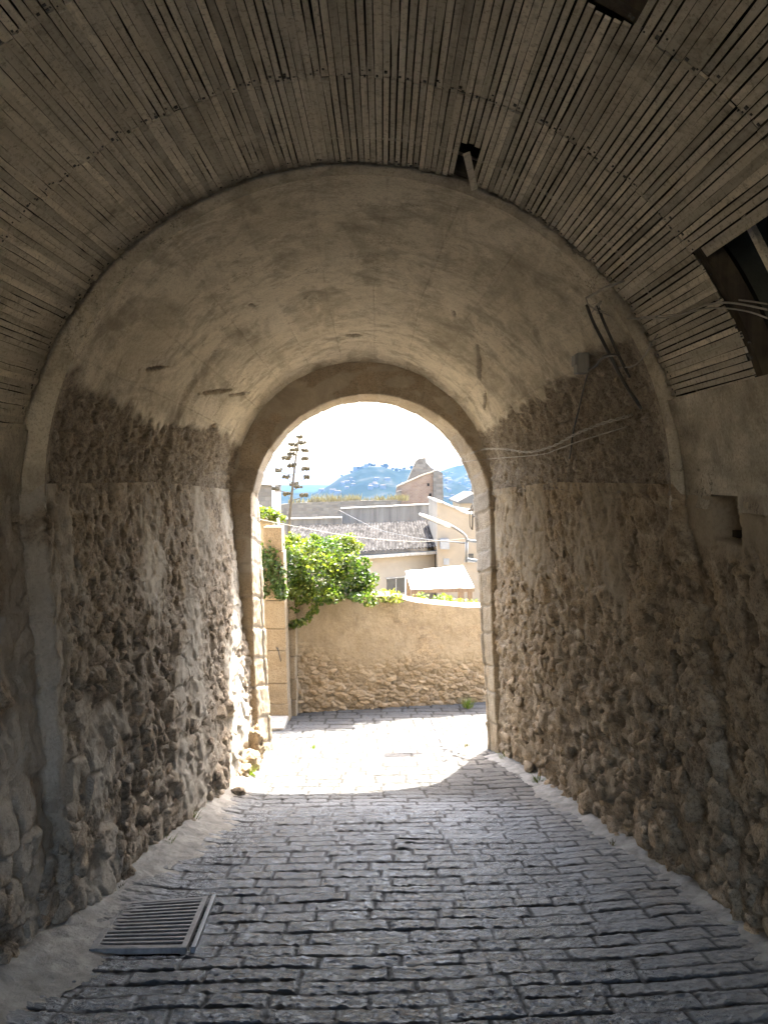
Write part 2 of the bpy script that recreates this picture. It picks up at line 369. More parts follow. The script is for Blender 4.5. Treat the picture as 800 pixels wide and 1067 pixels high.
# ------------------------------------------------------------------ the street
def groundY(px, py):
    lo, hi = 2.5, 13
    for _ in range(50):
        Y = (lo + hi) / 2
        if HOR + F * (EYE - float(road_z(Y)) - .03) / Y > py: lo = Y
        else: hi = Y
    return Y
def build_road():
    ys = [-9.]
    while ys[-1] < 13.4: ys.append(ys[-1] + (.0019 * max(ys[-1], 2.6) if ys[-1] > 1.8 else .12))
    ys = np.array(ys); xs = np.arange(-2.75, 2.7501, .0115)
    Yg, Xg = np.meshgrid(ys, xs, indexing='ij')
    wob = .035 * (fbm(Xg * 1.3, Yg * 1.1, 3, 2) - .5) * 2 + .012 * (fbm(Xg * 6, Yg * 6, 2, 3) - .5) * 2
    V = Yg - .055 * Xg + wob - .05 * np.clip(-Xg - .9, 0, 2) ** 2
    rows = [-12.]
    while rows[-1] < 16: rows.append(rows[-1] + random.uniform(.122, .175) * (1 + .45 * min(max((rows[-1] - 7.2) / 1.6, 0), 1)))
    rows = np.array(rows); ri = np.clip(np.searchsorted(rows, V) - 1, 0, len(rows) - 2)
    dv = np.minimum(V - rows[ri], rows[ri + 1] - V); vc = (V - (rows[ri] + rows[ri + 1]) / 2)
    U = Xg + .02 * (fbm(Xg * 2 + 9, Yg * 5, 2, 8) - .5)
    du = np.zeros_like(U); uc = np.zeros_like(U); cid = np.zeros_like(U)
    for k in np.unique(ri):
        m = ri == k; b = [-3.4 - random.random() * .4]
        while b[-1] < 3.6: b.append(b[-1] + random.choice([random.uniform(.2, .32), random.uniform(.3, .5), random.uniform(.36, .56)]))
        b = np.array(b); u = U[m]; j = np.clip(np.searchsorted(b, u) - 1, 0, len(b) - 2)
        du[m] = np.minimum(u - b[j], b[j + 1] - u); uc[m] = u - (b[j] + b[j + 1]) / 2; cid[m] = hsh(j * 1., np.full(j.shape, k * 1.), 4)
    edge = np.minimum(dv, du) + .012 * (fbm(Xg * 14, Yg * 14, 3, 5) - .5) + .008 * (fbm(Xg * 40, Yg * 40, 2, 25) - .5)
    gap = .005 + .008 * hsh(cid * 971, cid * 77, 2)
    gap = gap + .006 * sst(7.6, 9., Yg)
    st = sst(gap * .3, gap + .011, edge)
    worn = ((cid * 13.7) % 1 > .8) * .35 * ((cid * 31.7) % 1)
    h = st * .009 + st * ((cid * 7.3) % 1 - .5) * .010 + st * (uc * ((cid * 5.1) % 1 - .5) * .04 + vc * ((cid * 3.9) % 1 - .5) * .08)
    rough = ((fbm(Xg * 22, Yg * 26, 3, 6) - .5) * .014 + (fbm(Xg * 55, Yg * 60, 2, 16) - .5) * .010) * (1 - .85 * worn)
    h = h + st * rough + (1 - st) * (fbm(Xg * 40, Yg * 40, 2, 7) - .5) * .012
    xl, _ = wall_xz(-1, ys, 0.); xr, _ = wall_xz(1, ys, 0.)
    dl = Xg - xl[:, None]; dr = xr[:, None] - Xg
    d = np.where(Yg > 9.7, 9, np.minimum(dl * 1.25, dr * .50))
    dn = d + .28 * (fbm(Xg * 3.5, Yg * 2.2, 4, 12) - .5)
    dust = sst(.46, .10, dn); dust = np.maximum(dust, .30 * sst(.95, .2, dn) * (1 - .5 * st))
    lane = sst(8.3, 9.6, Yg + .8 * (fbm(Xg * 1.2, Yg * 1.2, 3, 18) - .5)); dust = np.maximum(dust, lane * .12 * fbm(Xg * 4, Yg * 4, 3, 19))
    h = h * (1 - .45 * np.minimum(dust, .6)) + dust * .012 * (1 - lane)
    big = .035 * (fbm(Xg * .5, Yg * .5, 2, 15) - .5) + .03 * sst(.5, 0, d)
    Z = road_z(Yg) + h - .03 + big
    q = [(groundY(px, py), px) for px, py in ((130, 941.5), (215, 935.5), (193, 983), (101, 983.5))]; q = [((px - CXP) * Y / F, Y) for Y, px in q]
    ins = np.ones(Xg.shape, bool)
    for (xa, ya), (xb, yb) in zip(q, q[1:] + q[:1]): ins &= ((xb - xa) * (Yg - ya) - (yb - ya) * (Xg - xa)) < 0
    Z = np.where(ins, road_z(Yg) - .085, Z); dust = np.where(ins, 0, dust)
    v = np.stack([Xg, Yg, Z], -1)
    o = mesh('road', v, gridf(len(ys), len(xs), True), M['cobble'], None, True, {'cell': cid, 'joint': 1 - st, 'worn': worn * st, 'dust': dust, 'dry': sst(6.9, 8.1, Yg)})  # last mask follows the stretch reached by the sun
    tag(o, kind='structure', label='dark stone block paving of the lane running down through the arch')
build_road()
def build_verge(side, name):
    ys = np.arange(YS, 9.45, .022); n = 44; tt = np.linspace(0, 1, n)
    x0, _ = wall_xz(side, ys, 0.)
    w = (.33 if side < 0 else .42) + .30 * (fbm(ys * 1.1, ys * 0, 3, 20 + side) - .5)
    Yg = np.repeat(ys[:, None], n, 1); Xg = (x0 + side * .08)[:, None] - side * tt[None, :] * (w[:, None] + .08)
    h = .085 * (1 - tt[None, :]) ** 1.6 - .03 * tt[None, :] + .035 * (fbm(Xg * 5, Yg * 5, 4, 22) - .5) + .018 * (fbm(Xg * 22, Yg * 22, 4, 23) - .5)
    Z = road_z(Yg) + h
    o = mesh(name, np.stack([Xg, Yg, Z], -1), gridf(len(ys), n, side < 0), M['cement'], None, True)
    tag(o, kind='structure', label='dusty cement strip at the foot of the ' + ('left' if side < 0 else 'right') + ' wall')
build_verge(-1, 'pavement'); build_verge(1, 'pavement')

# ------------------------------------------------------------------ side walls of the passage
def build_wall(side, label, m):
    ys = np.concatenate([np.arange(YS, 2.6, .12), np.arange(2.6, 5, .014), np.arange(5, 9.62, .02)])
    ts = np.linspace(0, 1, 250)
    Yg, Tg = np.meshgrid(ys, ts, indexing='ij')
    X, Z = wall_xz(side, Yg, Tg)
    s0 = 30 + side
    u = Yg + .12 * (fbm(Yg * 3, Z * 3, 3, s0) - .5); w = Z + .12 * (fbm(Yg * 3 + 7, Z * 3, 3, s0 + 1) - .5)
    f1, f2, cid, dx, dy = worley(u / .155, w / .115, s0)
    g1, g2, cid2, ex, ey = worley(u / .27, w / .21, s0 + 3)
    big = sst(.45, .6, fbm(Yg * .8, Z * .8, 3, s0 + 6) + (.12 * sst(5.6, 4.2, Yg)))
    j1 = sst(.02, .22, f2 - f1); j2 = sst(.02, .2, g2 - g1)
    edge = j1 * (1 - big) + j2 * big; cid = np.where(big > .5, cid2, cid)
    low = sst(.15, .6, (1.6 - Z) / 3.0 + .3 * (fbm(Yg * 1.1, Z * 1.1, 3, s0 + 8) - .5))
    rel = .30 + .70 * low
    prot = sst(.35, .75, cid + .25 * big + (.18 * sst(5.8, 4.2, Yg) if side > 0 else -.12))
    d = edge * rel * ((cid - .62) * .040 + prot * .018 * (1 + 1.2 * big))
    d = d + edge * rel * ((dx * (cid * 9.7 % 1 - .5) + dy * (cid * 5.3 % 1 - .6)) * .03 * (1 - big) + big * (ex * (cid * 9.7 % 1 - .5) + ey * (cid * 5.3 % 1 - .7)) * .09)
    rid = 1 - np.abs(fbm(Yg * 7, Z * 6, 4, s0 + 15) * 2 - 1)
    d = d + (rid - .8) * .020 + (fbm(Yg * 1.1, Z * 1.1, 3, s0 + 12) - .5) * .08 + (fbm(Yg * 15, Z * 12, 5, s0 + 11, .68) - .5) * .052
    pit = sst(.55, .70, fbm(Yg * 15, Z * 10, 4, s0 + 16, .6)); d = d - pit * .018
    # render still clinging to the masonry
    pn = fbm(Yg * 1.5, Z * 1.2, 5, s0 + 14)
    zt = np.where(Yg < YV, LCZ, sect(Yg)[1])
    if side < 0:
        pl = sst(.55, .75, pn + .55 * np.exp(-((Yg - 4.0 - .07 * np.sin(Z * 3) - .3 * (fbm(Z * 3, Yg * 2, 3, 135) - .5)) / .15) ** 2) * sst(-1.15, -.75, Z) * sst(1.5, -.2, Z) * sst(.28, .62, fbm(Yg * 4 + 3, Z * 2.2, 5, 139)) + .25 * np.exp(-((Yg - 8.2) / 1.0) ** 2) * sst(.6, -.4, Z))
        pl = np.maximum(pl, sst(.02, .12, Z - zt + .16 + .1 * (pn - .5)) * sst(YV + .35, YV, Yg))
        pl = np.maximum(pl, sst(.40, .30, np.abs(Yg - 4.22) + .9 * (fbm(Yg * 4, Z * 3, 4, 136) - .3)) * sst(.3, .8, Z) * .8)
    else:
        pl = .6 * sst(.68, .90, pn + .26 * sst(.1, 1.2, Z) * sst(4.6, 5.6, Yg))
        pl = np.maximum(pl, sst(YV + .05, YV - .1, Yg) * sst(1.1, 1.3, Z + .2 * (pn - .5)))
        pit = pit * 1.; hole = sst(.02, .0, np.abs(Yg - 3.72 + .05 * (fbm(Z * 9, Yg * 9, 3, 137) - .5)) - .13 + .05 * (fbm(Yg * 11, Z * 11, 3, 138) - .5)) * sst(.02, .0, np.abs(Z - 1.41) - .12)
        d = d - .42 * hole; pl = pl * (1 - hole)
    d = d * (1 - .5 * pl) + .012 * pl
    led = sst(-.085, -.03, Z - zt + .03 * (fbm(Yg * 5, Yg * 0, 2, 3) - .5) * 2) * sst(YV, YV + .1, Yg) * (1 if side > 0 else .7)
    led = led * sst(.38, .55, fbm(Yg * 2.2, Z * 3, 3, s0 + 17)); d = d + .022 * led; pl = np.maximum(pl, .6 * led)
    X = X - side * d
    joint = (1 - edge) * (1 - pl) * (.4 + .6 * sst(.3, .6, fbm(Yg * 3, Z * 3, 3, s0 + 18)))
    SV = []; SC = []; SF = []; g = np.random.default_rng(int(60 + side)); taken = []
    nu_, nv_ = 18, 11; ph = np.linspace(0, np.pi, nv_)[:, None]; an = np.linspace(0, 2 * np.pi, nu_, endpoint=False)[None, :]
    D = np.stack([np.sin(ph) * np.cos(an), np.sin(ph) * np.sin(an), np.cos(ph) + 0 * an], -1)
    qf = []
    for a_ in range(nv_ - 1):
        for b_ in range(nu_): qf.append((a_ * nu_ + b_, (a_ + 1) * nu_ + b_, (a_ + 1) * nu_ + (b_ + 1) % nu_, a_ * nu_ + (b_ + 1) % nu_))
    qf = np.array(qf)
    for tr in range(5200):
        yy = 3.3 + 6.0 * g.random() ** 1.15; iy = min(int(np.searchsorted(ys, yy)), len(ys) - 1); it = int(6 + 205 * g.random() ** 1.5)
        if pl[iy, it] > .35 or (yy < 3.95 and Z[iy, it] > 1.0) : continue
        up_ = it / 250.
        sz = g.uniform(.03, .075) * (1.3 - .6 * up_) * (1.6 if (yy < 5.4 and side > 0 and g.random() < .5) else 1.)
        p0 = np.array([yy, Z[iy, it]])
        if any((p0[0] - q[0]) ** 2 + (p0[1] - q[1]) ** 2 < (.8 * (sz + q[2])) ** 2 for q in taken): continue
        taken.append((p0[0], p0[1], sz))
        if len(taken) > 1100: break
        pn_ = g.normal(size=(9, 3)); pn_ /= np.linalg.norm(pn_, axis=1, keepdims=True); dd = g.uniform(.62, 1., 9)
        dt = np.maximum(D @ pn_.T, 1e-3) / dd; rad = 1 / np.power((dt ** 9).sum(-1), 1 / 9.); rad = np.minimum(rad, 1.25)
        V_ = D * rad[..., None] * np.array([.62, 1.15 * g.uniform(.8, 1.3), .85 * g.uniform(.7, 1.15)]) * sz
        a_ = g.normal() * .35; c_, s_ = np.cos(a_), np.sin(a_); V_ = np.stack([V_[..., 0], V_[..., 1] * c_ - V_[..., 2] * s_, V_[..., 1] * s_ + V_[..., 2] * c_], -1)
        V_ = V_ + .06 * sz * (fbm(D[..., 0] * 3 + tr, D[..., 1] * 3 + D[..., 2] * 2, 3, tr % 50)[..., None] - .5) * D * 4
        ctr = np.array([X[iy, it] + side * sz * (.42 + .16 * up_), yy, Z[iy, it]])
        SF.append(qf + len(SV) * nu_ * nv_); SV.append((V_ + ctr).reshape(-1, 3)); SC.append(np.full(nu_ * nv_, g.random()))
    root = thing('rubble_wall', label, 'wall', (side * 1.8, 5, float(road_z(5))))
    SV = np.concatenate(SV); mesh('rubble_stones', SV, np.concatenate(SF), m, root, True, {'cell': np.concatenate(SC), 'joint': np.zeros(len(SV)), 'plaster': np.zeros(len(SV)), 'pit': np.zeros(len(SV))})
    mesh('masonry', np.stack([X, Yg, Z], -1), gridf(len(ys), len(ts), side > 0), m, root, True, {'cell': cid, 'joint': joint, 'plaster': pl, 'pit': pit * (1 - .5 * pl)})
    return root
def build_shell():  # unseen walls and roof added round the passage to block sun leaks
    root = thing('passage_shell', 'unseen shell of the old building around the passage, added to keep sun out', 'building', (0, 3, -3))
    x0, x1, z0, z1 = -3.85, 3.45, -4.5, 4.35
    b = MB(); b.box((x0 - .3, YS, z0), (x0, YB - .04, z1)); b.box((x1, YS, z0), (x1 + .3, YB - .04, z1)); b.box((x0 - .3, YS, z1 + .003), (x1 + .3, YB - .04, z1 + .3)); b.build('outer_wall', M['cream_stone'], root)
    # unseen upper facade, pierced by the passage, added against light leaks
    prof = [(float(wall_xz(-1, YS, 0.)[0]) - .1, float(road_z(YS)) - .5)]
    prof += [(LCX + (LR - .01) * math.cos(a), LCZ + (LR - .01) * math.sin(a)) for a in np.linspace(math.pi, 0, 40)]
    prof += [(float(wall_xz(1, YS, 0.)[0]) + .1, float(road_z(YS)) - .5)]
    out = []
    for (x, z) in prof:
        dx, dz = x + .2, z - .9
        k = max(abs(dx) / 3.6, (dz / 3.4 if dz > 0 else 0), 1e-3); out.append((-.2 + dx / k, z if dz <= 0 else .9 + dz / k))
    b = MB()
    for (p, q, P2, Q2) in zip(prof[:-1], prof[1:], out[:-1], out[1:]):
        b.hexa([(p[0], YS - .3, p[1]), (q[0], YS - .3, q[1]), (q[0], YS - .003, q[1]), (p[0], YS - .003, p[1]), (P2[0], YS - .3, P2[1]), (Q2[0], YS - .3, Q2[1]), (Q2[0], YS - .003, Q2[1]), (P2[0], YS - .003, P2[1])])
    b.build('upper_facade', M['cream_stone'], root)
M['cream_stone'] = simple('cream_stone', (.27, .22, .15), (.40, .335, .24), 5, .9, .008)
build_shell()
wl = build_wall(-1, 'left wall of the passage, grey-brown rubble with pale render near the paving grate', M['rubble_grey'])
wr = build_wall(1, 'right wall of the passage, warm brown rubble stones under the hanging wires', M['rubble_warm'])

# ------------------------------------------------------------------ plastered inner vault
def build_vault():
    ys = np.concatenate([np.arange(YV, 9.6, .02)]); th = np.linspace(R(-1.5), R(181.5), 330)
    Yg, Tg = np.meshgrid(ys, th, indexing='ij')
    cx, cz, r = sect(Yg)
    deg = np.degrees(Tg)
    ystep = 6.75 + .7 * (fbm(Tg * 2.5, Tg * 0, 4, 40) - .5) + .25 * np.cos(Tg)
    step = sst(0, .25, Yg - ystep) * sst(150, 100, deg) * .5 + sst(0, .12, Yg - ystep) * sst(95, 140, deg)
    d = .03 * step * sst(9.4, 8.0, Yg) * (.35 + .65 * sst(110, 150, deg))
    ln = np.where(deg > 90, 160.5 + 2 * np.sin(Yg * 1.3), 27. - 1.5 * np.sin(Yg)) + 6 * (fbm(Yg * 2, Tg * 3, 3, 41) - .5) + 6 * (fbm(Yg * 9, Tg * 14, 4, 141) - .5)
    rough = np.where(deg > 90, sst(-1.5, 1.5, deg - ln), sst(-1., 1., ln - deg))
    # near-left bare patch & dark scars in the plaster
    scar = np.zeros_like(Yg)
    for (y, a, ly, la) in [(7.4, 146, .50, .9), (8.3, 141, .42, .8), (8.35, 92, .07, 4.5), (7.5, 45, .55, .9), (8.3, 35, .4, .7), (7.9, 157, .14, .8), (6.3, 120, .08, .5), (6.6, 60, .1, .6), (5.6, 150, .3, .5)]:
        e = ((Yg - y) / ly) ** 2 + ((deg - a + 8 * (Yg - y)) / la) ** 2 + 2.2 * (fbm(Yg * 12, Tg * 30, 4, 44) - .5)
        scar = np.maximum(scar, sst(1.0, .6, e))
    d = d - .035 * scar
    f1, f2, cid, a, b = worley(Yg / .14 + .6 * fbm(Yg * 4, Tg * 6, 2, 45), Tg * 1.7 / .1, 46)
    rg = (sst(.02, .22, f2 - f1) - .5) * .018 + (cid - .5) * .024 + (fbm(Yg * 12, Tg * 20, 5, 47, .68) - .5) * .085 + (fbm(Yg * 30, Tg * 50, 3, 147) - .5) * .02
    d = d + rough * (rg - .02) + (1 - rough) * ((fbm(Yg * 1.6, Tg * 2.4, 4, 48) - .5) * .055 + (fbm(Yg * 8, Tg * 12, 3, 49) - .5) * .012)
    # flare of the plaster rib at the near edge and the fillet against the stone ring
    lip = sst(.16, 0., Yg - YV); d = d + lip * .02 * fbm(Tg * 9, Yg * 4, 3, 50)
    fil = sst(9.15, 9.55, Yg); d = d + .05 * fil ** 2
    d = d * sst(YV, YV + .16, Yg) + .012 * sst(YV + .16, YV, Yg)
    rr = r - d
    X = cx + rr * np.cos(Tg); Z = cz + rr * np.sin(Tg)
    root = thing('plaster_vault', 'cracked grey plaster barrel vault between the lath ceiling and the stone arch', 'vault', (-.2, 6.6, 3.2))
    mesh('vault_surface', np.stack([X, Yg, Z], -1), gridf(len(ys), len(th), False), M['plaster'], root, True, {'rough': np.maximum(rough, scar), 'arc': Tg * 1.7})
    # near face of the vault shell, the rib one sees beyond the laths
    k = 7; tt = np.linspace(0, 1, k); th2 = np.linspace(R(-4), R(184), 260)
    Tg, Kg = np.meshgrid(th2, tt, indexing='ij')
    xi = -.144 + 1.712 * np.cos(Tg); zi = 1.532 + 1.712 * np.sin(Tg); xo = LCX + (LR + .16) * np.cos(Tg); zo = LCZ + (LR + .16) * np.sin(Tg)
    X = xi + (xo - xi) * Kg; Z = zi + (zo - zi) * Kg; Y = YV + .035 + .022 * (fbm(Tg * 12, Kg * 3, 4, 51) - .5)
    Y[:, 0] = YV + .02
    mesh('vault_rib', np.stack([X, Y, Z], -1), gridf(len(th2), k, True), M['plaster'], root, True, {'rough': 0 * X + .15, 'arc': 0 * X + .1})
    # rough outer back of the shell
    ys2 = np.linspace(YV + .05, 9.6, 24); th3 = np.linspace(R(-2), R(182), 60); Yg, Tg = np.meshgrid(ys2, th3, indexing='ij'); cx, cz, r = sect(Yg)
    r = r + .3
    mesh('vault_back', np.stack([cx + r * np.cos(Tg), Yg, cz + r * np.sin(Tg)], -1), gridf(24, 60, True), M['cement'], root, True)
build_vault()

# ------------------------------------------------------------------ lath ceiling over the near stretch
def arcp(R_, th, Y): return Vector((LCX + R_ * math.cos(th), Y, LCZ + R_ * math.sin(th)))
def build_laths():
    root = thing('lath_ceiling', 'curved ceiling of narrow weathered wooden laths with dark gaps overhead', 'ceiling', (LCX, 2, LCZ + LR))
    V = []; Fc = []; T = []; NV = []; NF = []
    ribs = [4.17, 3.28, 2.45, 1.65, .8, 0., -.8, -1.6, YS]
    pitch = .0325 / LR; a0, a1 = R(16.5), R(169)
    n = int((a1 - a0) / pitch)
    for i in range(n):
        th = a0 + (i + .5) * pitch; dg = math.degrees(th)
        k = 0; start = random.choice([1, 2, 2, 3]); hi = ribs[0] + random.uniform(-.015, .022)
        gapb = random.uniform(.02, .10) if dg > 112 else random.uniform(.07, .19)
        if dg < 40: gapb = random.uniform(.05, .14)
        while k < len(ribs) - 1:
            k2 = k + 1
            lo = ribs[k2] + random.uniform(-.02, .02)
            if k == 0 or random.random() < .45: tl = min(1, max(0, random.gauss(.55, .2)))
            tint = min(1, max(0, tl + random.uniform(-.06, .06)))
            po = .55 if dg > 125 else (.7 if dg > 105 else (.92 if dg > 36 else .75))
            g = random.uniform(.15, .33) if random.random() < po else random.uniform(-.01, .03)
            g = g * random.uniform(.7, 1.1)
            w = pitch * (1 - g) * LR / 2; off = random.uniform(-.006, .006); sk = random.uniform(-.003, .003)
            skip = (dg < 35.5 and hi < 3.5)
            if 58.5 < dg < 63.2 and ribs[k] <= 2.46 and ribs[k2] >= .7 : skip = True
            segs = [(hi, lo)]
            if dg < 35.5 and hi > 3.3: segs = [(hi, 3.27 + random.uniform(-.02, .02))]
            if 69.8 < dg < 72.2 and hi > 3.9: segs = [(3.72, lo)]
            if 58.5 < dg < 63.2 and not skip and lo < 2.45 < hi + .5: segs = [(hi, 2.50 + random.uniform(-.05, .05))] if hi > 2.5 else []
            if not skip:
                for (h_, l_) in segs:
                    if h_ - l_ < .05: continue
                    ns = max(2, int((h_ - l_) / (.11 if dg > 100 else .2)) + 1); b0 = len(V)
                    wv = random.uniform(-.004, .004); gp = [(random.random() < .45) if dg > 120 else (random.random() < .62 if dg > 100 else random.random() < .88) for _ in range(ns)]
                    for q in range(ns):
                        f = q / (ns - 1); Y = h_ + (l_ - h_) * f; rr = LR + off + wv * math.sin(3.1 * f); c = th + (sk * (f - .5)) / LR
                        for (sw, dr) in ((-1, 0), (1, 0), (1, .011), (-1, .011)):
                            p = arcp(rr + dr, c + sw * (w if gp[q] else pitch * LR * .497) / LR, Y); V.append(p[:]); T.append(tint)
                    for q in range(ns - 1):
                        b = b0 + q * 4
                        for e in range(4):
                            e2 = (e + 1) % 4; Fc.append((b + e, b + 4 + e, b + 4 + e2, b + e2))
                    Fc.append((b0, b0 + 1, b0 + 2, b0 + 3)); b = b0 + (ns - 1) * 4; Fc.append((b + 3, b + 2, b + 1, b))
                    for rb in ribs:
                        if l_ - .03 < rb < h_ + .03 and rb > .5:
                            for sgn in ((-.45, .45) if random.random() < .6 else (random.uniform(-.3, .3),)):
                                if random.random() < .6: continue
                                yy = rb - .03 + random.uniform(-.03, .02); c = th + sgn * w / LR; b2 = len(NV); z = .0042 * random.uniform(.6, 1.6)
                                for (aa, bb) in ((-z, -z), (z, -z), (z, z), (-z, z)):
                                    NV.append(arcp(LR + off - .0022, c + aa / LR, yy + bb)[:])
                                for (aa, bb) in ((-z, -z), (z, -z), (z, z), (-z, z)):
                                    NV.append(arcp(LR + off + .005, c + aa / LR, yy + bb)[:])
                                NF += [(b2, b2 + 1, b2 + 2, b2 + 3)] + [(b2 + e, b2 + 4 + e, b2 + 4 + (e + 1) % 4, b2 + (e + 1) % 4) for e in range(4)]
            hi = lo - random.uniform(.002, .012); k = k2
    mesh('lath_lining', V, Fc, M['lath'], root, False, {'tint': T})
    mesh('nail_heads', NV, NF, M['cable'], root)
    for rb in ribs[:-2]:
        A0 = R(37) if rb < 3 else R(12)
        th = np.linspace(A0, R(171), 70); vv = []
        for t_ in th:
            for (r_, y_) in ((LR + .016, -.03), (LR + .016, .03), (LR + .10, .03), (LR + .10, -.03)): vv.append(arcp(r_, t_, rb - .03 + y_)[:])
        ff = [(q * 4 + e, q * 4 + (e + 1) % 4, q * 4 + 4 + (e + 1) % 4, q * 4 + 4 + e) for q in range(69) for e in range(4)] + [(0, 1, 2, 3), (279, 278, 277, 276)]
        mesh('rib', vv, ff, M['dark_wood'], root)
    ys = np.array([4.21, 3.30, 3.29, 2, 0, -2, YS]); th = np.linspace(0, 1, 70)
    A = np.where(ys > 3.295, R(8), R(35.2))
    Yg = np.repeat(ys[:, None], 70, 1); Tg = A[:, None] + (R(174) - A[:, None]) * th[None, :]
    rr = LR + .14 + .03 * fbm(Yg * 3, Tg * 6, 3, 60)
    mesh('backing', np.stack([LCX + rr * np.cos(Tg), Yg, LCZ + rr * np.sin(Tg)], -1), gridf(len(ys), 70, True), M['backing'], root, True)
    # plaster skirts under the laths, down to the rubble
    for (lo, hi, nm) in ((2.2, 17.2, 'plaster_skirt'), (168.2, 184, 'plaster_skirt')):
        ys = np.concatenate([np.arange(YS, 2.5, .3), np.arange(2.5, YV + .004, .02)]); q_ = np.linspace(0, 1, 60)
        Yg, Qg = np.meshgrid(ys, q_, indexing='ij'); lo_ = (np.where(np.abs(Yg - 3.72) < .16, .9, -1.5) if lo < 90 else lo); Tg = np.radians(lo_ + (hi - lo_) * Qg)
        rr = LR - .012 - .03 * (fbm(Yg * 2.5, Tg * 7, 4, 61) - .4) - .006 * (fbm(Yg * 18, Tg * 30, 3, 62) - .5)
        mesh(nm, np.stack([LCX + rr * np.cos(Tg), Yg, LCZ + rr * np.sin(Tg)], -1), gridf(len(ys), 60, False), M['plaster'], root, True, {'rough': sst(.62, .8, fbm(Yg * 2, Tg * 5, 4, 63)), 'arc': 0 * Yg + .1})
    # the slat that has come away at the crown, and an end block
    b = MB(); b.bar(P(486, 160, 3.62), P(494, 197, 4.12), .034, .010, (0.3, 0, -1)); o = b.build('loose_lath', M['lath'], root)
    at = o.data.attributes.new('tint', 'FLOAT', 'POINT'); at.data.foreach_set('value', [.8] * 8)
    # opening in the right haunch: soffit board, dark recess behind and a stray strut
    b = MB(); b.bar(arcp(LR + .03, R(35.0), 3.27), arcp(LR + .03, R(35.0), .2), .02, .045, (math.cos(R(125)), 0, math.sin(R(125)))); o = b.build('edge_board', M['lath'], root)
    at = o.data.attributes.new('tint', 'FLOAT', 'POINT'); at.data.foreach_set('value', [.55] * 8)
    b = MB(); an = [R(6 + 29.4 * q / 8) for q in range(9)]
    inn_ = [arcp(LR + .03, a, 3.34) for a in an]; out_ = [arcp(LR + .75, a, 3.34) for a in an]; outb = [Vector((p.x, -1.5, p.z)) for p in out_]
    inb = [Vector((p.x, -1.5, p.z)) for p in (inn_[0], inn_[-1])]
    n9 = 9; b.add(inn_ + out_ + outb + inb, [(q, q + 1, n9 + q + 1, n9 + q) for q in range(8)] + [(n9 + q, n9 + q + 1, 2 * n9 + q + 1, 2 * n9 + q) for q in range(8)] + [(0, 9, 18, 27), (8, 28, 26, 17)])
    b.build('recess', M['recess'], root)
    b = MB(); b.bar(P(777, 226, 3.05), P(812, 296, 2.9), .035, .02); o = b.build('strut', M['lath'], root)
    at = o.data.attributes.new('tint', 'FLOAT', 'POINT'); at.data.foreach_set('value', [.9] * 8)
build_laths()

# wooden bits in the putlog hole on the right
b = MB(); pz = 1.29
b.box((1.74, 3.60, pz), (1.95, 3.84, pz + .035)); o = b.build('hole_sill_board', M['dark_wood'], wr)

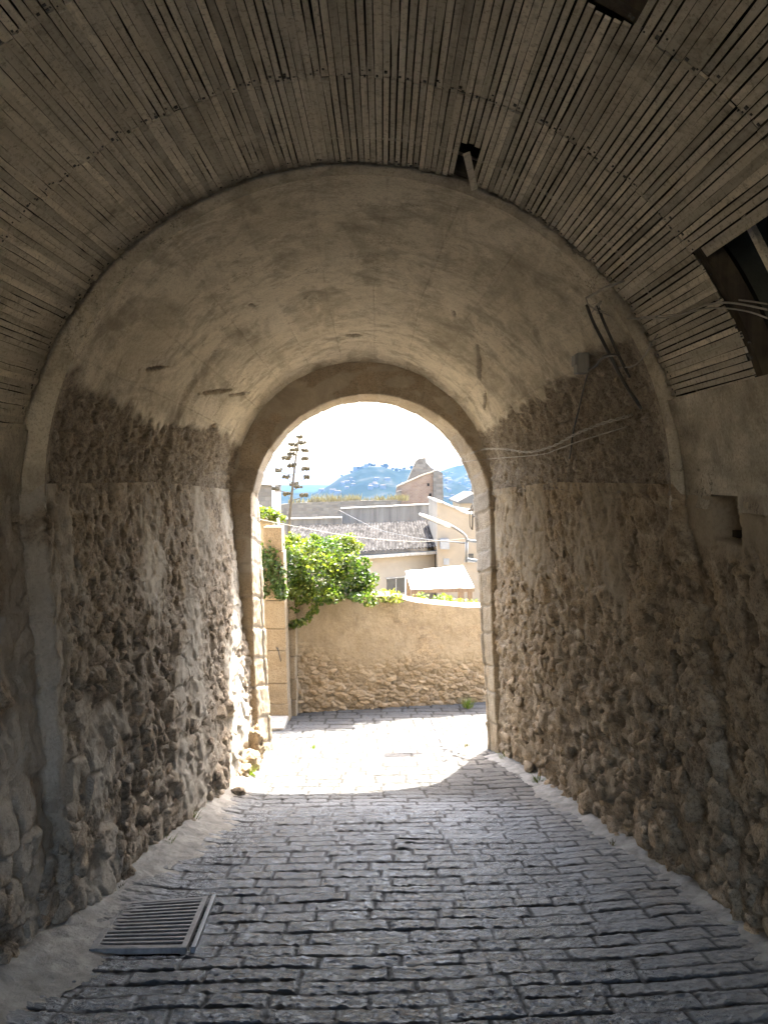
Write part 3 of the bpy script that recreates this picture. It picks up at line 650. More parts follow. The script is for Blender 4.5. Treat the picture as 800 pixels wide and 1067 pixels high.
# ------------------------------------------------------------------ stone arch at the end
def resamp(pts, n):
    p = np.array(pts, dtype=float); s = np.r_[0, np.cumsum(np.hypot(*np.diff(p, axis=0).T))]
    q = np.linspace(0, s[-1], n); return np.stack([np.interp(q, s, p[:, 0]), np.interp(q, s, p[:, 1])], -1)
def build_arch():
    fr = [(273, 812), (266, 700), (263, 600), (262, 520)]; a = np.radians(np.linspace(172, 8, 40)); fr += [(386 + 124.5 * math.cos(t), 535.5 - 124.5 * math.sin(t)) for t in a]
    fr += [(511, 575), (511.5, 642), (514, 710), (519, 800)]
    bk = [(286, 800), (279, 700), (275, 620), (271.5, 545)]; bk += [(381 + 112.5 * math.cos(t), 533 - 113.5 * math.sin(t)) for t in a]
    bk += [(496, 575), (500, 642), (505, 727), (508.5, 795)]
    sm = lambda pts: [(p.x, p.y) for p in smoothpts([(x, y, 0) for x, y in pts], 6)]
    N = 520
    f = resamp(sm(fr), N); bkk = resamp(sm(bk), N)
    Fw = np.stack([(f[:, 0] - CXP) * YA / F, EYE - (f[:, 1] - HOR) * YA / F], -1); Bw = np.stack([(bkk[:, 0] - CXP) * YB / F, EYE - (bkk[:, 1] - HOR) * YB / F], -1)
    for q in range(6):      # soften the traced corners
        Fw[1:-1] = (Fw[:-2] + 2 * Fw[1:-1] + Fw[2:]) / 4; Bw[1:-1] = (Bw[:-2] + 2 * Bw[1:-1] + Bw[2:]) / 4
    tg = np.gradient(Fw, axis=0); nr = np.stack([-tg[:, 1], tg[:, 0]], -1); nr /= np.linalg.norm(nr, axis=1, keepdims=True)
    for q in range(400): nr[1:-1] = (nr[:-2] + 2 * nr[1:-1] + nr[2:]) / 4
    nr /= np.linalg.norm(nr, axis=1, keepdims=True)
    s = np.r_[0, np.cumsum(np.hypot(*np.diff(Fw, axis=0).T))]
    prof = []      # (front->back) rows: radial offset outward, Y, kind
    for r_ in np.linspace(.62, .012, 40): prof.append((r_, YA + .015 * 0, 0))
    prof.append((.004, YA + .008, 0))
    for y in np.linspace(YA + .02, YB - .02, 34): prof.append((0, y, 1))
    for r_ in (.006, .05, .2, .45, .62): prof.append((r_, YB + .0, 2))
    K = len(prof); V = np.zeros((N, K, 3)); J = np.zeros((N, K)); C = np.zeros((N, K)); PL = np.zeros((N, K))
    iL, iR = np.searchsorted(s, 2.55), np.searchsorted(s, s[-1] - 2.5)
    # block joints
    jn = [0.]
    while jn[-1] < s[-1]: jn.append(jn[-1] + (random.uniform(.30, .44) if (jn[-1] < 2.5 or jn[-1] > s[-1] - 2.6) else random.uniform(.20, .32)))
    jn = np.array(jn)
    for k, (ro, y, kd) in enumerate(prof):
        e = (y - YA) / (YB - YA); e = min(max(e, 0), 1)
        base = Fw + (Bw - Fw) * e
        n_ = nr
        sx = s + .02 * np.sin(y * 9 + ro * 14)
        j = np.clip(np.searchsorted(jn, sx) - 1, 0, len(jn) - 2); dj = np.minimum(sx - jn[j], jn[j + 1] - sx)
        ce = hsh(j * 1., j * 0 + 3., 70); 
        split = np.where(ce > .45, .27 + .16 * ce, 9.)
        d2 = np.abs((y - YA) - split) if kd == 1 else 9.
        half = (y - YA > split) if kd == 1 else (j < 0)
        ce2 = np.where(half, (ce * 7.7) % 1, ce)
        edge = np.minimum(dj, d2) if kd == 1 else dj
        g = sst(.002, .022, edge)
        yy = np.full(N, y); rr = np.full(N, ro)
        dis = (1 - g) * .022 + (ce2 - .5) * .028 * (1 if kd == 1 else .8) + (fbm(s * 9, yy * 9 + rr * 9, 4, 71) - .5) * .035 + (fbm(s * 40, yy * 40 + rr * 40, 2, 72) - .5) * .008
        ringzone = sst(2.3, 2.7, s) * sst(s[-1] - 2.3, s[-1] - 2.7, s)
        dis = dis * (1 - .45 * ringzone)
        # chamfered rough foot of the left jamb
        if kd == 0:
            Yv = y + dis * 1.0; pos = base + n_ * ro
            if ro < .02: pos = pos + n_ * (dis * .8)[:, None]
        elif kd == 1:
            Yv = yy.copy(); pos = base + n_ * dis[:, None]
        else:
            Yv = yy - .01 - dis * .6; pos = base + n_ * (ro + dis * .5)[:, None]
        V[:, k, 0] = pos[:, 0]; V[:, k, 1] = Yv; V[:, k, 2] = pos[:, 1]
        J[:, k] = 1 - g; C[:, k] = ce2
        PL[:, k] = sst(.46, .54, fbm(s * 3.4, yy * 2 + rr * 6, 5, 73)) * (ringzone if kd == 0 else .25)
    root = thing('stone_arch', 'round stone archway closing the far end of the passage', 'arch', (-.1, YA, float(road_z(YA))))
    nm = brickless = None
    for (i0, i1, name, m) in ((0, iL + 1, 'jamb', M['arch_stone']), (iL, iR + 1, 'voussoir_ring', M['arch_ring']), (iR, N, 'jamb', M['arch_stone'])):
        sl = slice(i0, i1)
        mesh(name, V[sl], gridf(i1 - i0, K, True), m, root, True, {'joint': J[sl], 'cell': C[sl], 'plaster': PL[sl]})
    # the masonry above and beside the arch that closes the passage towards the town
    O = Fw + nr * .5
    b = MB(); n = len(O); idx = list(range(0, n, 8)) + [n - 1]
    for a_, c_ in zip(idx[:-1], idx[1:]):
        p, q = O[a_], O[c_]
        def out(w):
            d = w - np.array([-.2, .3]); k_ = max(abs(d[0]) / 3.6, abs(d[1]) / 4.0, 1e-3); return np.array([-.2, .3]) + d / k_
        P2, Q2 = out(p), out(q)
        if p[1] < .3: P2 = np.array([math.copysign(3.6, p[0]) - .2, p[1]])
        if q[1] < .3: Q2 = np.array([math.copysign(3.6, q[0]) - .2, q[1]])
        y0, y1 = YA + .12, YB - .03
        b.hexa([(p[0], y0, p[1]), (q[0], y0, q[1]), (q[0], y1, q[1]), (p[0], y1, p[1]), (P2[0], y0, P2[1]), (Q2[0], y0, Q2[1]), (Q2[0], y1, Q2[1]), (P2[0], y1, P2[1])])
    b.build('gate_wall', M['cream_stone'], root)
    return root
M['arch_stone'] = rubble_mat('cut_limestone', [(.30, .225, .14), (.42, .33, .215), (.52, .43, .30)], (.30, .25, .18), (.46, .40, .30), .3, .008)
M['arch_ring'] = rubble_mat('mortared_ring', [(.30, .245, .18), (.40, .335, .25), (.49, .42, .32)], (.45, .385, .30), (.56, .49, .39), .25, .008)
arch = build_arch()

# rough stones at the foot of the left jamb
def lump(c, sx, sy, sz, seed, nu=18, nv=12, ro=0.):
    v = []; 
    for i in range(nv + 1):
        for j in range(nu):
            ph = math.pi * i / nv; t = 2 * math.pi * j / nu
            n = Vector((math.sin(ph) * math.cos(t), math.sin(ph) * math.sin(t), math.cos(ph)))
            k = 1 + .5 * (float(fbm(np.array([n.x * 1.7 + seed]), np.array([n.y * 1.7 + n.z * 2.3]), 3, seed)[0]) - .5)
            k *= 1 / max(abs(n.x), abs(n.y), abs(n.z)) ** .3
            if ro: k *= 1 + ro * (float(fbm(np.array([n.x * 4 + n.z * 3 + seed]), np.array([n.y * 4 - n.z * 2.3]), 5, seed + 9, .62)[0]) - .5)
            v.append((c[0] + n.x * sx * k, c[1] + n.y * sy * k, c[2] + n.z * sz * k))
    f = [(i * nu + j, (i + 1) * nu + j, (i + 1) * nu + (j + 1) % nu, i * nu + (j + 1) % nu) for i in range(nv) for j in range(nu)]
    return v, f
stones = [((-1.56, 8.78, -1.70), .14, .18, .15, 'pale boulder at the left wall foot between the rounded stone and the block', 'cream_stone'),
          ((-1.57, 8.42, -1.68), .10, .14, .09, 'pale rounded stone at the edge of the sunlight by the left wall', 'cream_stone'),
          ((-1.55, 9.16, -1.62), .12, .16, .20, 'pale squarish block leaning against the front of the left jamb', 'cream_stone'),
          ((-1.44, 7.6, -1.535), .065, .06, .04, 'dark loose stone in the shade at the start of the sunlit paving', 'rubble_grey')]
for i, (c, sx, sy, sz, lb, mm) in enumerate(stones):
    v, f = lump(c, sx, sy, sz, 80 + i, 44, 30, .95)
    o = mesh('stone', v, f, M['rubble_grey' if mm == 'rubble_grey' else 'rubble_warm'], None, True, {'cell': [.5] * len(v), 'joint': [0] * len(v), 'plaster': [0] * len(v)}, loc=(c[0], c[1], c[2] - sz))
    tag(o, lb, 'stone', 'loose stones along the left wall')

# ------------------------------------------------------------------ drain grate
def build_grate():
    def G(px, py):      # road point under a pixel
        lo, hi = 2.5, 9
        for _ in range(50):
            Y = (lo + hi) / 2
            if HOR + F * (EYE - float(road_z(Y))) / Y > py: lo = Y
            else: hi = Y
        p = P(px, py, Y); return p
    A, B_, C, D = G(128, 940), G(214, 934), G(192, 985), G(98, 986)
    root = thing('drain_grate', 'rusty slotted iron drain grate set in the paving by the left wall', 'grate', ((A + C) / 2)[:])
    up = Vector((0, .205, .98)).normalized(); lift = up * -.020
    A, B_, C, D = A + lift, B_ + lift, C + lift, D + lift
    b = MB(); n = 13
    for i in range(n):
        f = (i + .5) / n; b.bar(A.lerp(D, f), B_.lerp(C, f), .024, .022, up)
    b.build('bars', M['iron'], root, bevel=.003)
    b = MB()
    for p, q in ((A, B_), (D, C)): b.bar(p, q, .035, .03, up)
    b.bar(A.lerp(D, -.03), A.lerp(D, 1.03), .035, .03, up); b.bar(B_.lerp(C, -.03), B_.lerp(C, 1.03), .03, .036, up); b.build('frame', M['iron'], root, bevel=.003)
    e = (B_ - A).normalized() * .05
    b = MB(); b.bar(B_.lerp(C, -.05) + e, B_.lerp(C, 1.04) + e, .022, .04, up); b.build('edge_angle', M['lamp_metal'], root, bevel=.002)
    b = MB(); dn = up * -.05; b.add([A + dn, B_ + dn, C + dn, D + dn], [(0, 1, 2, 3), (3, 2, 1, 0)][1:]); b.build('pit', M['dark_hole'], root)
build_grate()

# ------------------------------------------------------------------ wires on the right wall
def into(px, py): return hit(px, py, -.06)
def cable_thing(name, label, m, runs, r=.006, parts=None, cat='cable', group=None):
    """one run of cable is one mesh"""
    b = MB()
    for pts, rr in runs: b.tube(smoothpts(pts, 6), rr, 6)
    o = b.build(name, m, None, True, loc=Vector(runs[0][0][0]))
    return tag(o, label, cat, group)
jb = hit(607, 378, .06)
root = thing('junction_box', 'small grey junction box fixed high on the right of the vault', 'electrical box', jb)
b = MB(); b.box((jb.x - .05, jb.y - .05, jb.z - .07), (jb.x + .03, jb.y + .05, jb.z + .06)); b.build('case', M['box_grey'], root, bevel=.008)
b = MB(); b.box((jb.x - .062, jb.y - .052, jb.z - .02), (jb.x - .052, jb.y + .052, jb.z + .05)); b.build('lid', M['box_grey'], root, bevel=.004)
cable_thing('cable', 'black cable hanging straight down the right wall from the grey junction box', M['cable'], [([hit(x, y, .035) for x, y in ((614, 384), (609, 400), (603, 425), (597, 450), (594, 472))] + [into(592, 482)], .006)])
cable_thing('cable', 'upper thick dark conduit sloping down the right of the vault towards the wall', M['cable'], [([hit(x, y, .05) for x, y in ((611, 318), (617, 334), (628, 356), (640, 380), (652, 402), (664, 420))] + [into(669, 428)], .010)])
cable_thing('cable', 'lower thick dark conduit beside the sloping one above the junction box', M['cable'], [([hit(x, y, .05) for x, y in ((622, 318), (628, 334), (636, 352), (645, 372), (653, 388))] + [into(657, 396)], .009)])
cable_thing('cable', 'short black loop of cable joining the junction box to the conduits', M['cable'], [([hit(x, y, .06) for x, y in ((612, 386), (620, 381), (627, 373), (636, 370), (644, 370))], .009)])
cable_thing('cable', 'pale slack cable curving from the conduits up towards the lath ceiling', M['cable_grey'], [([hit(645, 383, .05), hit(660, 381, .07), hit(672, 369, .09), hit(680, 355, .09), P(692, 340, 4.15), P(720, 318, 3.7), P(760, 312, 3.3), P(830, 322, 2.8)], .004)])
cable_thing('cable', 'twisted grey cables running along the laths to the dark opening at right', M['cable_grey'],
    [([hit(622, 326, .06), P(640, 331, 4.55), P(660, 332, 4.1), P(700, 330, 3.7), P(735, 318, 3.35), P(765, 316, 3.1), P(830, 330, 2.7)], .0045),
     ([hit(618, 322, .06), P(645, 333, 4.5), P(672, 330, 4.0), P(710, 327, 3.6), P(740, 321, 3.3), P(780, 325, 3.0), P(830, 345, 2.7)], .0035)])
cable_thing('cable', 'thin grey cable rising from the conduit heads along the vault edge', M['cable_grey'], [([hit(612, 310, .05), hit(626, 302, .07), hit(640, 296, .09), P(655, 291, 4.1)], .007)])
cable_thing('cable', 'tangle of thin wires around the heads of the dark conduits', M['cable_grey'], [([hit(x, y, .05) for x, y in ((610, 310), (613, 318), (621, 322), (624, 316), (619, 322), (628, 326), (634, 329))], .004), ([hit(x, y, .05) for x, y in ((616, 326), (622, 318), (626, 314), (623, 322), (630, 325))], .004)])
tw = []
base = [into(660, 431), hit(652, 434, .05), hit(625, 442, .08), hit(600, 452, .10), hit(575, 465, .10), hit(550, 471, .09), hit(525, 468, .08), P(505, 468, 9.3), P(494, 471, 9.46), P(484, 475, 9.9), P(474, 479, 10.4)]
pts = smoothpts(base, 14); 
for k in (0, 1):
    tw.append(([p + Vector((0, .005 * math.cos(i * .9 + k * math.pi), .007 * math.sin(i * .9 + k * math.pi))) for i, p in enumerate(pts)], .0038))
cable_thing('cable', 'twisted pale wire pair sagging along the right wall and out through the arch', M['cable_grey'], tw)
cable_thing('cable', 'thin pale wire just below the twisted pair on the right wall', M['cable_grey'], [([into(655, 444), hit(648, 446, .04), hit(625, 453, .06), hit(600, 461, .08), hit(578, 469, .08), hit(560, 474, .08), P(512, 478, 9.2), P(492, 480, 9.45), P(478, 482, 10.2)], .0035)])

# ------------------------------------------------------------------ tufts of grass
def tuft_mesh(n, h, spread, m, seed):
    rr = random.Random(seed); v = []; f = []; t = []
    for i in range(n):
        a = rr.uniform(0, 6.28); r0 = rr.uniform(0, spread * .45); lean = rr.uniform(.15, .9); L = h * rr.uniform(.5, 1.1); w = rr.uniform(.004, .008) * (h / .15) ** .6
        x, y = r0 * math.cos(a), r0 * math.sin(a); dx, dy = math.cos(a + rr.uniform(-.6, .6)), math.sin(a + rr.uniform(-.6, .6)); tt = rr.random(); k = len(v)
        for q in range(4):
            s_ = q / 3; px = x + dx * lean * L * s_ ** 1.7; py = y + dy * lean * L * s_ ** 1.7; pz = L * s_ * (1 - .25 * lean * s_); ww = w * (1 - s_ * .9)
            v += [(px - dy * ww, py + dx * ww, pz), (px + dy * ww, py - dx * ww, pz)]; t += [tt, tt]
        f += [(k + 2 * q, k + 2 * q + 1, k + 2 * q + 3, k + 2 * q + 2) for q in range(3)]
    return v, f, t
tu = [(197, 856, .13, 70, 'grass', 'taller green grass tuft at the foot of the left wall, nearer the arch'),
      (173, 880, .09, 50, 'grass', 'smaller green grass tuft at the foot of the left wall above the drain grate'),
      (125, 922, .05, 14, 'straw', 'tiny yellowed tuft at the left wall foot level with the grate'),
      (560, 814, .10, 50, 'grass', 'green tuft at the right wall foot a little before the arch jamb'),
      (527, 790, .13, 60, 'weed', 'yellow-green weed at the very foot of the right arch jamb'),
      (261, 806, .14, 60, 'weed', 'pale weed among the sunlit stones at the left jamb'),
      (638, 877, .05, 22, 'straw', 'small dry tuft at the foot of the right wall midway down'),
      (486, 776, .09, 16, 'straw', 'thin dry weed in the paving beside the right jamb, in sunlight'),
      (326, 778, .08, 22, 'weed', 'flat yellow-green weed in the sunlit paving behind the arch, at left'),
      (487, 734, .17, 110, 'grass', 'bushy bright green tuft at the base of the ochre wall')]
for i, (px, py, h, n, mm, lb) in enumerate(tu):
    Y = groundY(px, py); Y = min(Y, 12.55); p = P(px, py, Y); p.z = float(road_z(Y)) + .005
    v, f, t = tuft_mesh(n, h, h * 1.3, mm, 100 + i)
    o = mesh('grass_tuft', [Vector(q) + p for q in v], f, M[mm], None, False, {'tint': t}, loc=p); tag(o, lb, 'grass tuft', 'tufts of weeds along the lane')

# ------------------------------------------------------------------ leaves
def leaf_cloud(pts, nrm_bias, size, seed):
    """pts: (n,3) leaf centres -> folded pointed leaf faces"""
    g = np.random.default_rng(seed); n = len(pts); nb = np.array(nrm_bias)
    nv = g.normal(size=(n, 3)) * .75 + nb; nv /= np.linalg.norm(nv, axis=1, keepdims=True)
    t = np.cross(nv, g.normal(size=(n, 3))); t /= np.linalg.norm(t, axis=1, keepdims=True); bt = np.cross(nv, t)
    s = size * g.uniform(.6, 1.3, size=(n, 1))
    a = pts - t * s; c = pts + t * s; l = pts + bt * s * .62 + nv * s * .16 - t * s * .15; r = pts - bt * s * .62 + nv * s * .16 - t * s * .15
    v = np.stack([a, l, c, r], 1).reshape(-1, 3); i = np.arange(n) * 4
    f = np.concatenate([np.stack([i, i + 2, i + 1], -1), np.stack([i, i + 3, i + 2], -1)])
    return v, f
def blob_pts(blobs, n, seed, shell=.55):
    g = np.random.default_rng(seed); out = []
    w = np.array([b[3] * b[4] * b[5] for b in blobs]) ** .75; w /= w.sum()
    for b_, k in zip(blobs, (w * n).astype(int)):
        d = g.normal(size=(k, 3)); d /= np.linalg.norm(d, axis=1, keepdims=True)
        rr = (shell + (1 - shell) * g.random((k, 1))) * (1 + .22 * (g.random((k, 1)) - .3))
        out.append(np.array(b_[:3]) + d * rr * np.array(b_[3:6]))
    return np.concatenate(out)
def pblob(px, py, Y, rx, rz, ry=None):
    p = P(px, py, Y); return (p.x, p.y, p.z, rx * Y / F, (ry if ry else rx * Y / F), rz * Y / F)
def foliage(name, root, blobs, n, size, m, seed, bias=(0, -.15, .5)):
    pts = blob_pts(blobs, n, seed); v, f = leaf_cloud(pts, bias, size, seed + 1)
    cl = fbm(pts[:, 0] * 4 + pts[:, 1], pts[:, 2] * 4, 3, seed)
    t = np.clip(np.repeat(cl * 1.1 - .1 + .6 * (np.random.default_rng(seed).random(len(pts)) - .3), 4), 0, 1)
    return mesh(name, v, f, m, root, False, {'tint': t})

bY = 12.35
root = thing('climbing_shrub', 'large bright green leafy climber spilling over the ochre wall', 'shrub', P(335, 640, bY))
bl = [pblob(330, 600, 12.5, 30, 30), pblob(352, 585, 12.8, 22, 22), pblob(305, 590, 12.3, 16, 24), pblob(370, 602, 12.5, 17, 17), pblob(382, 610, 12.5, 11, 11), pblob(325, 572, 12.8, 22, 13), pblob(310, 618, 12.2, 17, 14),
      pblob(340, 620, 12.2, 20, 10), pblob(365, 566, 12.9, 7, 11), pblob(348, 565, 13, 13, 7), pblob(300, 568, 12.6, 8, 9), pblob(302, 632, 12.1, 6, 9), pblob(375, 622, 12.2, 14, 5)]
rs = random.Random(5)
for k in range(46):
    b0 = bl[rs.randrange(len(bl[:13]))]; a = rs.uniform(-.6, 3.7); q = 1.02 + .22 * rs.random()
    bl.append((b0[0] + b0[3] * q * math.cos(a), b0[1] + rs.uniform(-.1, .1), b0[2] + b0[5] * q * math.sin(a), .05 + .06 * rs.random(), .06, .04 + .08 * rs.random()))
foliage('foliage', root, bl, 10500, .034, M['leaf'], 200)
st = [pblob(327, 636, 12.02, 5, 6), pblob(322, 643, 12.02, 4, 5), pblob(316, 648, 12.02, 4, 4), pblob(308, 650, 12.02, 6, 4), pblob(303, 653, 12.02, 3, 3), pblob(385, 630, 12.2, 6, 3)]
foliage('hanging_strand', root, st[:5], 300, .033, M['leaf'], 201); foliage('hanging_strand', root, st[5:], 40, .033, M['leaf'], 202)
for (x, y, x2, y2) in ((312, 640, 325, 590), (330, 630, 345, 580), (342, 626, 372, 600), (318, 632, 308, 585), (360, 622, 380, 606)):
    b = MB(); b.tube(smoothpts([P(x, y, 12.75), P((x + x2) / 2 + 3, (y + y2) / 2, 12.6), P(x2, y2, 12.7)], 5), [.022 - .0015 * i for i in range(11)], 6); b.build('stem', M['stem'], root, True)
b = MB(); b.tube(smoothpts([P(330, 628, 12.05), P(326, 640, 12.0), P(316, 648, 12.02), P(304, 653, 12.0)], 5), .006, 5)
b.build('stem', M['stem'], root, True)
root = thing('ivy', 'dark green ivy hanging over the pillar just behind the left jamb', 'ivy', P(284, 625, 11.6))
foliage('foliage', root, [pblob(282, 585, 11.7, 11, 22), pblob(279, 608, 11.7, 8, 17), pblob(290, 602, 11.65, 8, 20), pblob(293, 617, 11.6, 7, 9), pblob(285, 568, 11.8, 10, 8)], 1700, .036, M['leaf_dark'], 210)
b = MB(); b.tube(smoothpts([P(283, 640, 11.75), P(284, 600, 11.72), P(280, 565, 11.8)], 5), .018, 6); b.build('stem', M['stem'], root, True)
root = thing('vine', 'yellow-green vine on top of the tan wall under the agave stalk', 'vine', P(280, 545, 12.6))
foliage('foliage', root, [pblob(278, 535, 12.7, 13, 6), pblob(290, 540, 12.7, 9, 5), pblob(268, 531, 12.7, 8, 5)], 420, .04, M['weed'], 220)
b = MB(); b.tube(smoothpts([P(266, 548, 12.8), P(276, 540, 12.7), P(293, 541, 12.7)], 4), .012, 5); b.build('stem', M['stem'], root, True)
for i, (px, py, Y, rx, rz, n, lb) in enumerate([(402, 621, 12.75, 17, 7, 420, 'low yellow-green plants on the wall top right of the big climber'), (437, 625, 13.2, 10, 8, 160, 'sparse weeds on the wall top at the left post of the white canopy'),
        (462, 628, 13.4, 14, 9, 420, 'leafy green plants behind the wall under the middle of the white canopy'), (482, 630, 13.3, 9, 8, 170, 'yellowed weeds on the wall between the two right canopy posts'), (494, 633, 13.2, 6, 8, 220, 'bright green plant on the wall against the right jamb')]):
    root = thing('wall_plant', lb, 'plant', P(px, py + rz, Y), 'plants along the top of the ochre wall')
    foliage('foliage', root, [pblob(px, py, Y, rx, rz), pblob(px + rx * .4, py + 3, Y - .15, rx * .7, rz * .6), pblob(px - rx * .5, py + 2, Y, rx * .6, rz * .7)], n, .034, M['weed'], 230 + i)
    for k in range(4):
        q = P(px + rx * (k - 1.5) * .4, py + rz + 5, Y); b = MB(); b.tube([q, q + Vector((.02 * (k - 2), 0, rz * 1.3 * Y / F))], [.008, .003], 5); b.build('stem', M['stem'], root)

# ------------------------------------------------------------------ ochre wall across the lane
def build_cross_wall():
    A = np.array([-1.62, 12.2]); Bp = np.array([6.0, 14.1]); L = np.linalg.norm(Bp - A); d = (Bp - A) / L; nrm = np.array([d[1], -d[0]])
    us = np.concatenate([np.arange(0, 3.9, .014), np.arange(3.9, L, .1)]); ts = np.linspace(0, 1, 150)
    def top(u):
        px = []
        tp = np.interp(u, [0, .55, 1.1, 1.5, 1.9, 2.15, 2.6, 3.1, 3.6, L], [.0, .0, -.0, -.02, -.04, -.12, -.20, -.27, -.30, -.45])
        return -.36 + tp + .05 * (fbm(u * 3, u * 0, 4, 90) - .5)
    U, T = np.meshgrid(us, ts, indexing='ij')
    X = A[0] + d[0] * U; Y = A[1] + d[1] * U; z0 = road_z(np.minimum(Y, 13.2)) - .15; Z = z0 + (top(U) - z0) * T
    h = Z - z0
    lowr = sst(1.12, .55, h + .35 * (fbm(U * 1.4, h * 1.2, 4, 91) - .5) - .35 * sst(.9, .1, U) * 1.)
    f1, f2, cid, ex, ey = worley(U / .13 + .9 * fbm(U * 5, h * 5, 3, 92), h / .075 + .9 * fbm(U * 5 + 4, h * 5, 3, 192), 93); e = sst(.03, .35, f2 - f1)
    dis = lowr * ((e - .6) * .022 + (cid - .5) * .04 + (fbm(U * 9, h * 9, 4, 97) - .5) * .06) + (fbm(U * 2, h * 2, 4, 94) - .5) * .05 + (fbm(U * 20, h * 20, 3, 95) - .5) * .014 + (1 - lowr) * .03
    X = X + nrm[0] * dis; Y = Y + nrm[1] * dis
    root = thing('garden_wall', 'sunless ochre garden wall across the lane, render above rubble', 'wall', (0, 12.6, float(road_z(12.6))))
    mesh('masonry', np.stack([X, Y, Z], -1), gridf(len(us), len(ts), True), M['ochre_wall'], root, True, {'cell': cid, 'joint': (1 - e) * lowr * .7, 'plaster': (1 - lowr) * .9 * sst(.70, .55, fbm(U * 1.3 + 3, h * 1.6, 5, 98)), 'pit': 0 * U})
    # rounded coping and back
    k = 12; tt = np.linspace(0, 1, k); U2, K2 = np.meshgrid(us, tt, indexing='ij')
    off = -.34 * K2 + .03 * (1 - K2); Zc = top(U2) + .05 * np.sin(K2 * math.pi) + .03 * (fbm(U2 * 8, K2 * 3, 3, 96) - .5) * np.sin(K2 * math.pi)
    Zc = np.where(K2 > .99, -2.6, Zc)
    mesh('coping', np.stack([A[0] + d[0] * U2 + nrm[0] * off, A[1] + d[1] * U2 + nrm[1] * off, Zc], -1), gridf(len(us), k, True), M['cream_stone'], root, True)
build_cross_wall()

# ------------------------------------------------------------------ gate pillars at left
def stacked(name, parent, x0, x1, y0, y1, z0, z1, hs, m, seed, lean=0.):
    rr = random.Random(seed); b = MB(); z = z0
    while z < z1 - .05:
        h = min(rr.uniform(*hs), z1 - z); j = [rr.uniform(-.012, .012) for _ in range(4)]; k0 = lean * (z - z0); k1 = lean * (z + h - z0)
        b.hexa([(x0 + j[0] + k0, y0 + j[1], z), (x1 + j[2] + k0, y0 + j[1], z), (x1 + j[2] + k0, y1, z), (x0 + j[0] + k0, y1, z), (x0 + j[0] + k1, y0 + j[1], z + h - .006), (x1 + j[2] + k1, y0 + j[1], z + h - .006), (x1 + j[2] + k1, y1, z + h - .006), (x0 + j[0] + k1, y1, z + h - .006)])
        z += h
    return b.build(name, m, parent, bevel=.012)
z0 = float(road_z(11.7))
root = thing('gate_pillar', 'tan cut stone gate pillar behind the left jamb with an iron hook', 'pillar', (-1.6, 11.8, z0))
stacked('shaft', root, -1.735, -1.44, 11.65, 12.0, z0 - .1, .82, (.30, .5), M['arch_stone'], 3, -.035)
p = P(288, 675, 11.64); b = MB(); b.tube(smoothpts([p + Vector((0, 0, 0)), p + Vector((.03, -.05, -.01)), p + Vector((.06, -.06, -.12)), p + Vector((.07, -.02, -.2))], 6), .009, 6); b.build('hook', M['cable'], root, True)
root = thing('gate_pillar', 'narrow set-back stone pier between the hooked pillar and the ochre wall', 'pillar', (-1.5, 12.2, z0))
stacked('shaft', root, -1.52, -1.36, 12.02, 12.32, z0 - .1, -.35, (.25, .45), M['arch_stone'], 4, -.02)
root = thing('side_wall', 'tan rendered wall behind the ivy at the left of the arch', 'wall', (-2.2, 12.8, -1.9))
b = MB(); b.prism([(-4.2, -2.3), (-1.85, -2.3), (-1.85, .80), (-2.1, .86), (-4.2, .95)], 12.75, 13.05); b.build('masonry', M['cream_stone'], root)
b = MB(); b.prism([(-4.2, .952), (-2.1, .862), (-1.82, .802), (-1.82, .85), (-2.1, .91), (-4.2, 1.0)], 12.70, 13.1); b.build('coping', M['cement'], root)
b = MB(); a0 = P(289.5, 540, 11.95); b.tube(smoothpts([a0, P(291, 551, 11.95), P(289.5, 560, 11.95), P(290, 590, 11.95), P(290, 660, 12.0)], 4), .02, 8); o = b.build('pipe', M['white_paint'], None, True, loc=P(290, 660, 12.0)); tag(o, 'white vertical pipe beside the tan pillar above the ivy', 'pipe')
b = MB(); b.box((-1.85, 11.05, float(road_z(11.3)) - .12), (-1.44, 11.62, float(road_z(11.3)) + .05)); o = b.build('threshold_slab', M['cement'], None, loc=(-1.6, 11.3, float(road_z(11.3))), bevel=.02); tag(o, 'pale stone threshold slab at the foot of the hooked pillar', 'step')

# ------------------------------------------------------------------ street lamp and wires beyond the arch
root = thing('street_lamp', 'grey street lamp on a curved wall bracket just beyond the right jamb', 'street lamp', P(486, 586, 11.2))
LY = 11.2
b = MB(); b.tube([P(486, 586, LY), P(486, 565, LY)], .022, 10); b.tube(smoothpts([P(486, 566, LY), P(485.5, 560, LY), P(481, 555, LY), P(469, 547.5, LY), P(463, 545, LY)], 6), .02, 10); b.build('arm', M['lamp_metal'], root, True)
b = MB()
for py in (563, 582.5): b.bar(P(486, py, LY), P(486, py, LY) + Vector((.55, -1.15, 0)), .028, .035)
b.build('bracket', M['lamp_metal'], root)
a0, a1 = P(469, 548.5, LY), P(436.5, 535.5, LY)
ax = (a1 - a0).normalized(); sd = Vector((0, 1, 0)); upv = sd.cross(ax).normalized()
if upv.z < 0: upv = -upv
v = []; 
ws = [(0, .05, .035), (.08, .075, .05), (.5, .11, .048), (.9, .095, .035), (1, .06, .018)]
for t_, w, h in ws:
    c = a0.lerp(a1, t_)
    for kx, kz in ((-1, -.5), (1, -.5), (1, .25), (.55, .6), (-.55, .6), (-1, .25)): v.append(c + sd * w * kx + upv * h * kz)
n = 6; f = [(i * n + k, i * n + (k + 1) % n, (i + 1) * n + (k + 1) % n, (i + 1) * n + k) for i in range(4) for k in range(n)] + [tuple(range(n))[::-1], tuple(range(4 * n, 5 * n))]
mesh('lamp_head', v, f, M['lamp_head'], root)
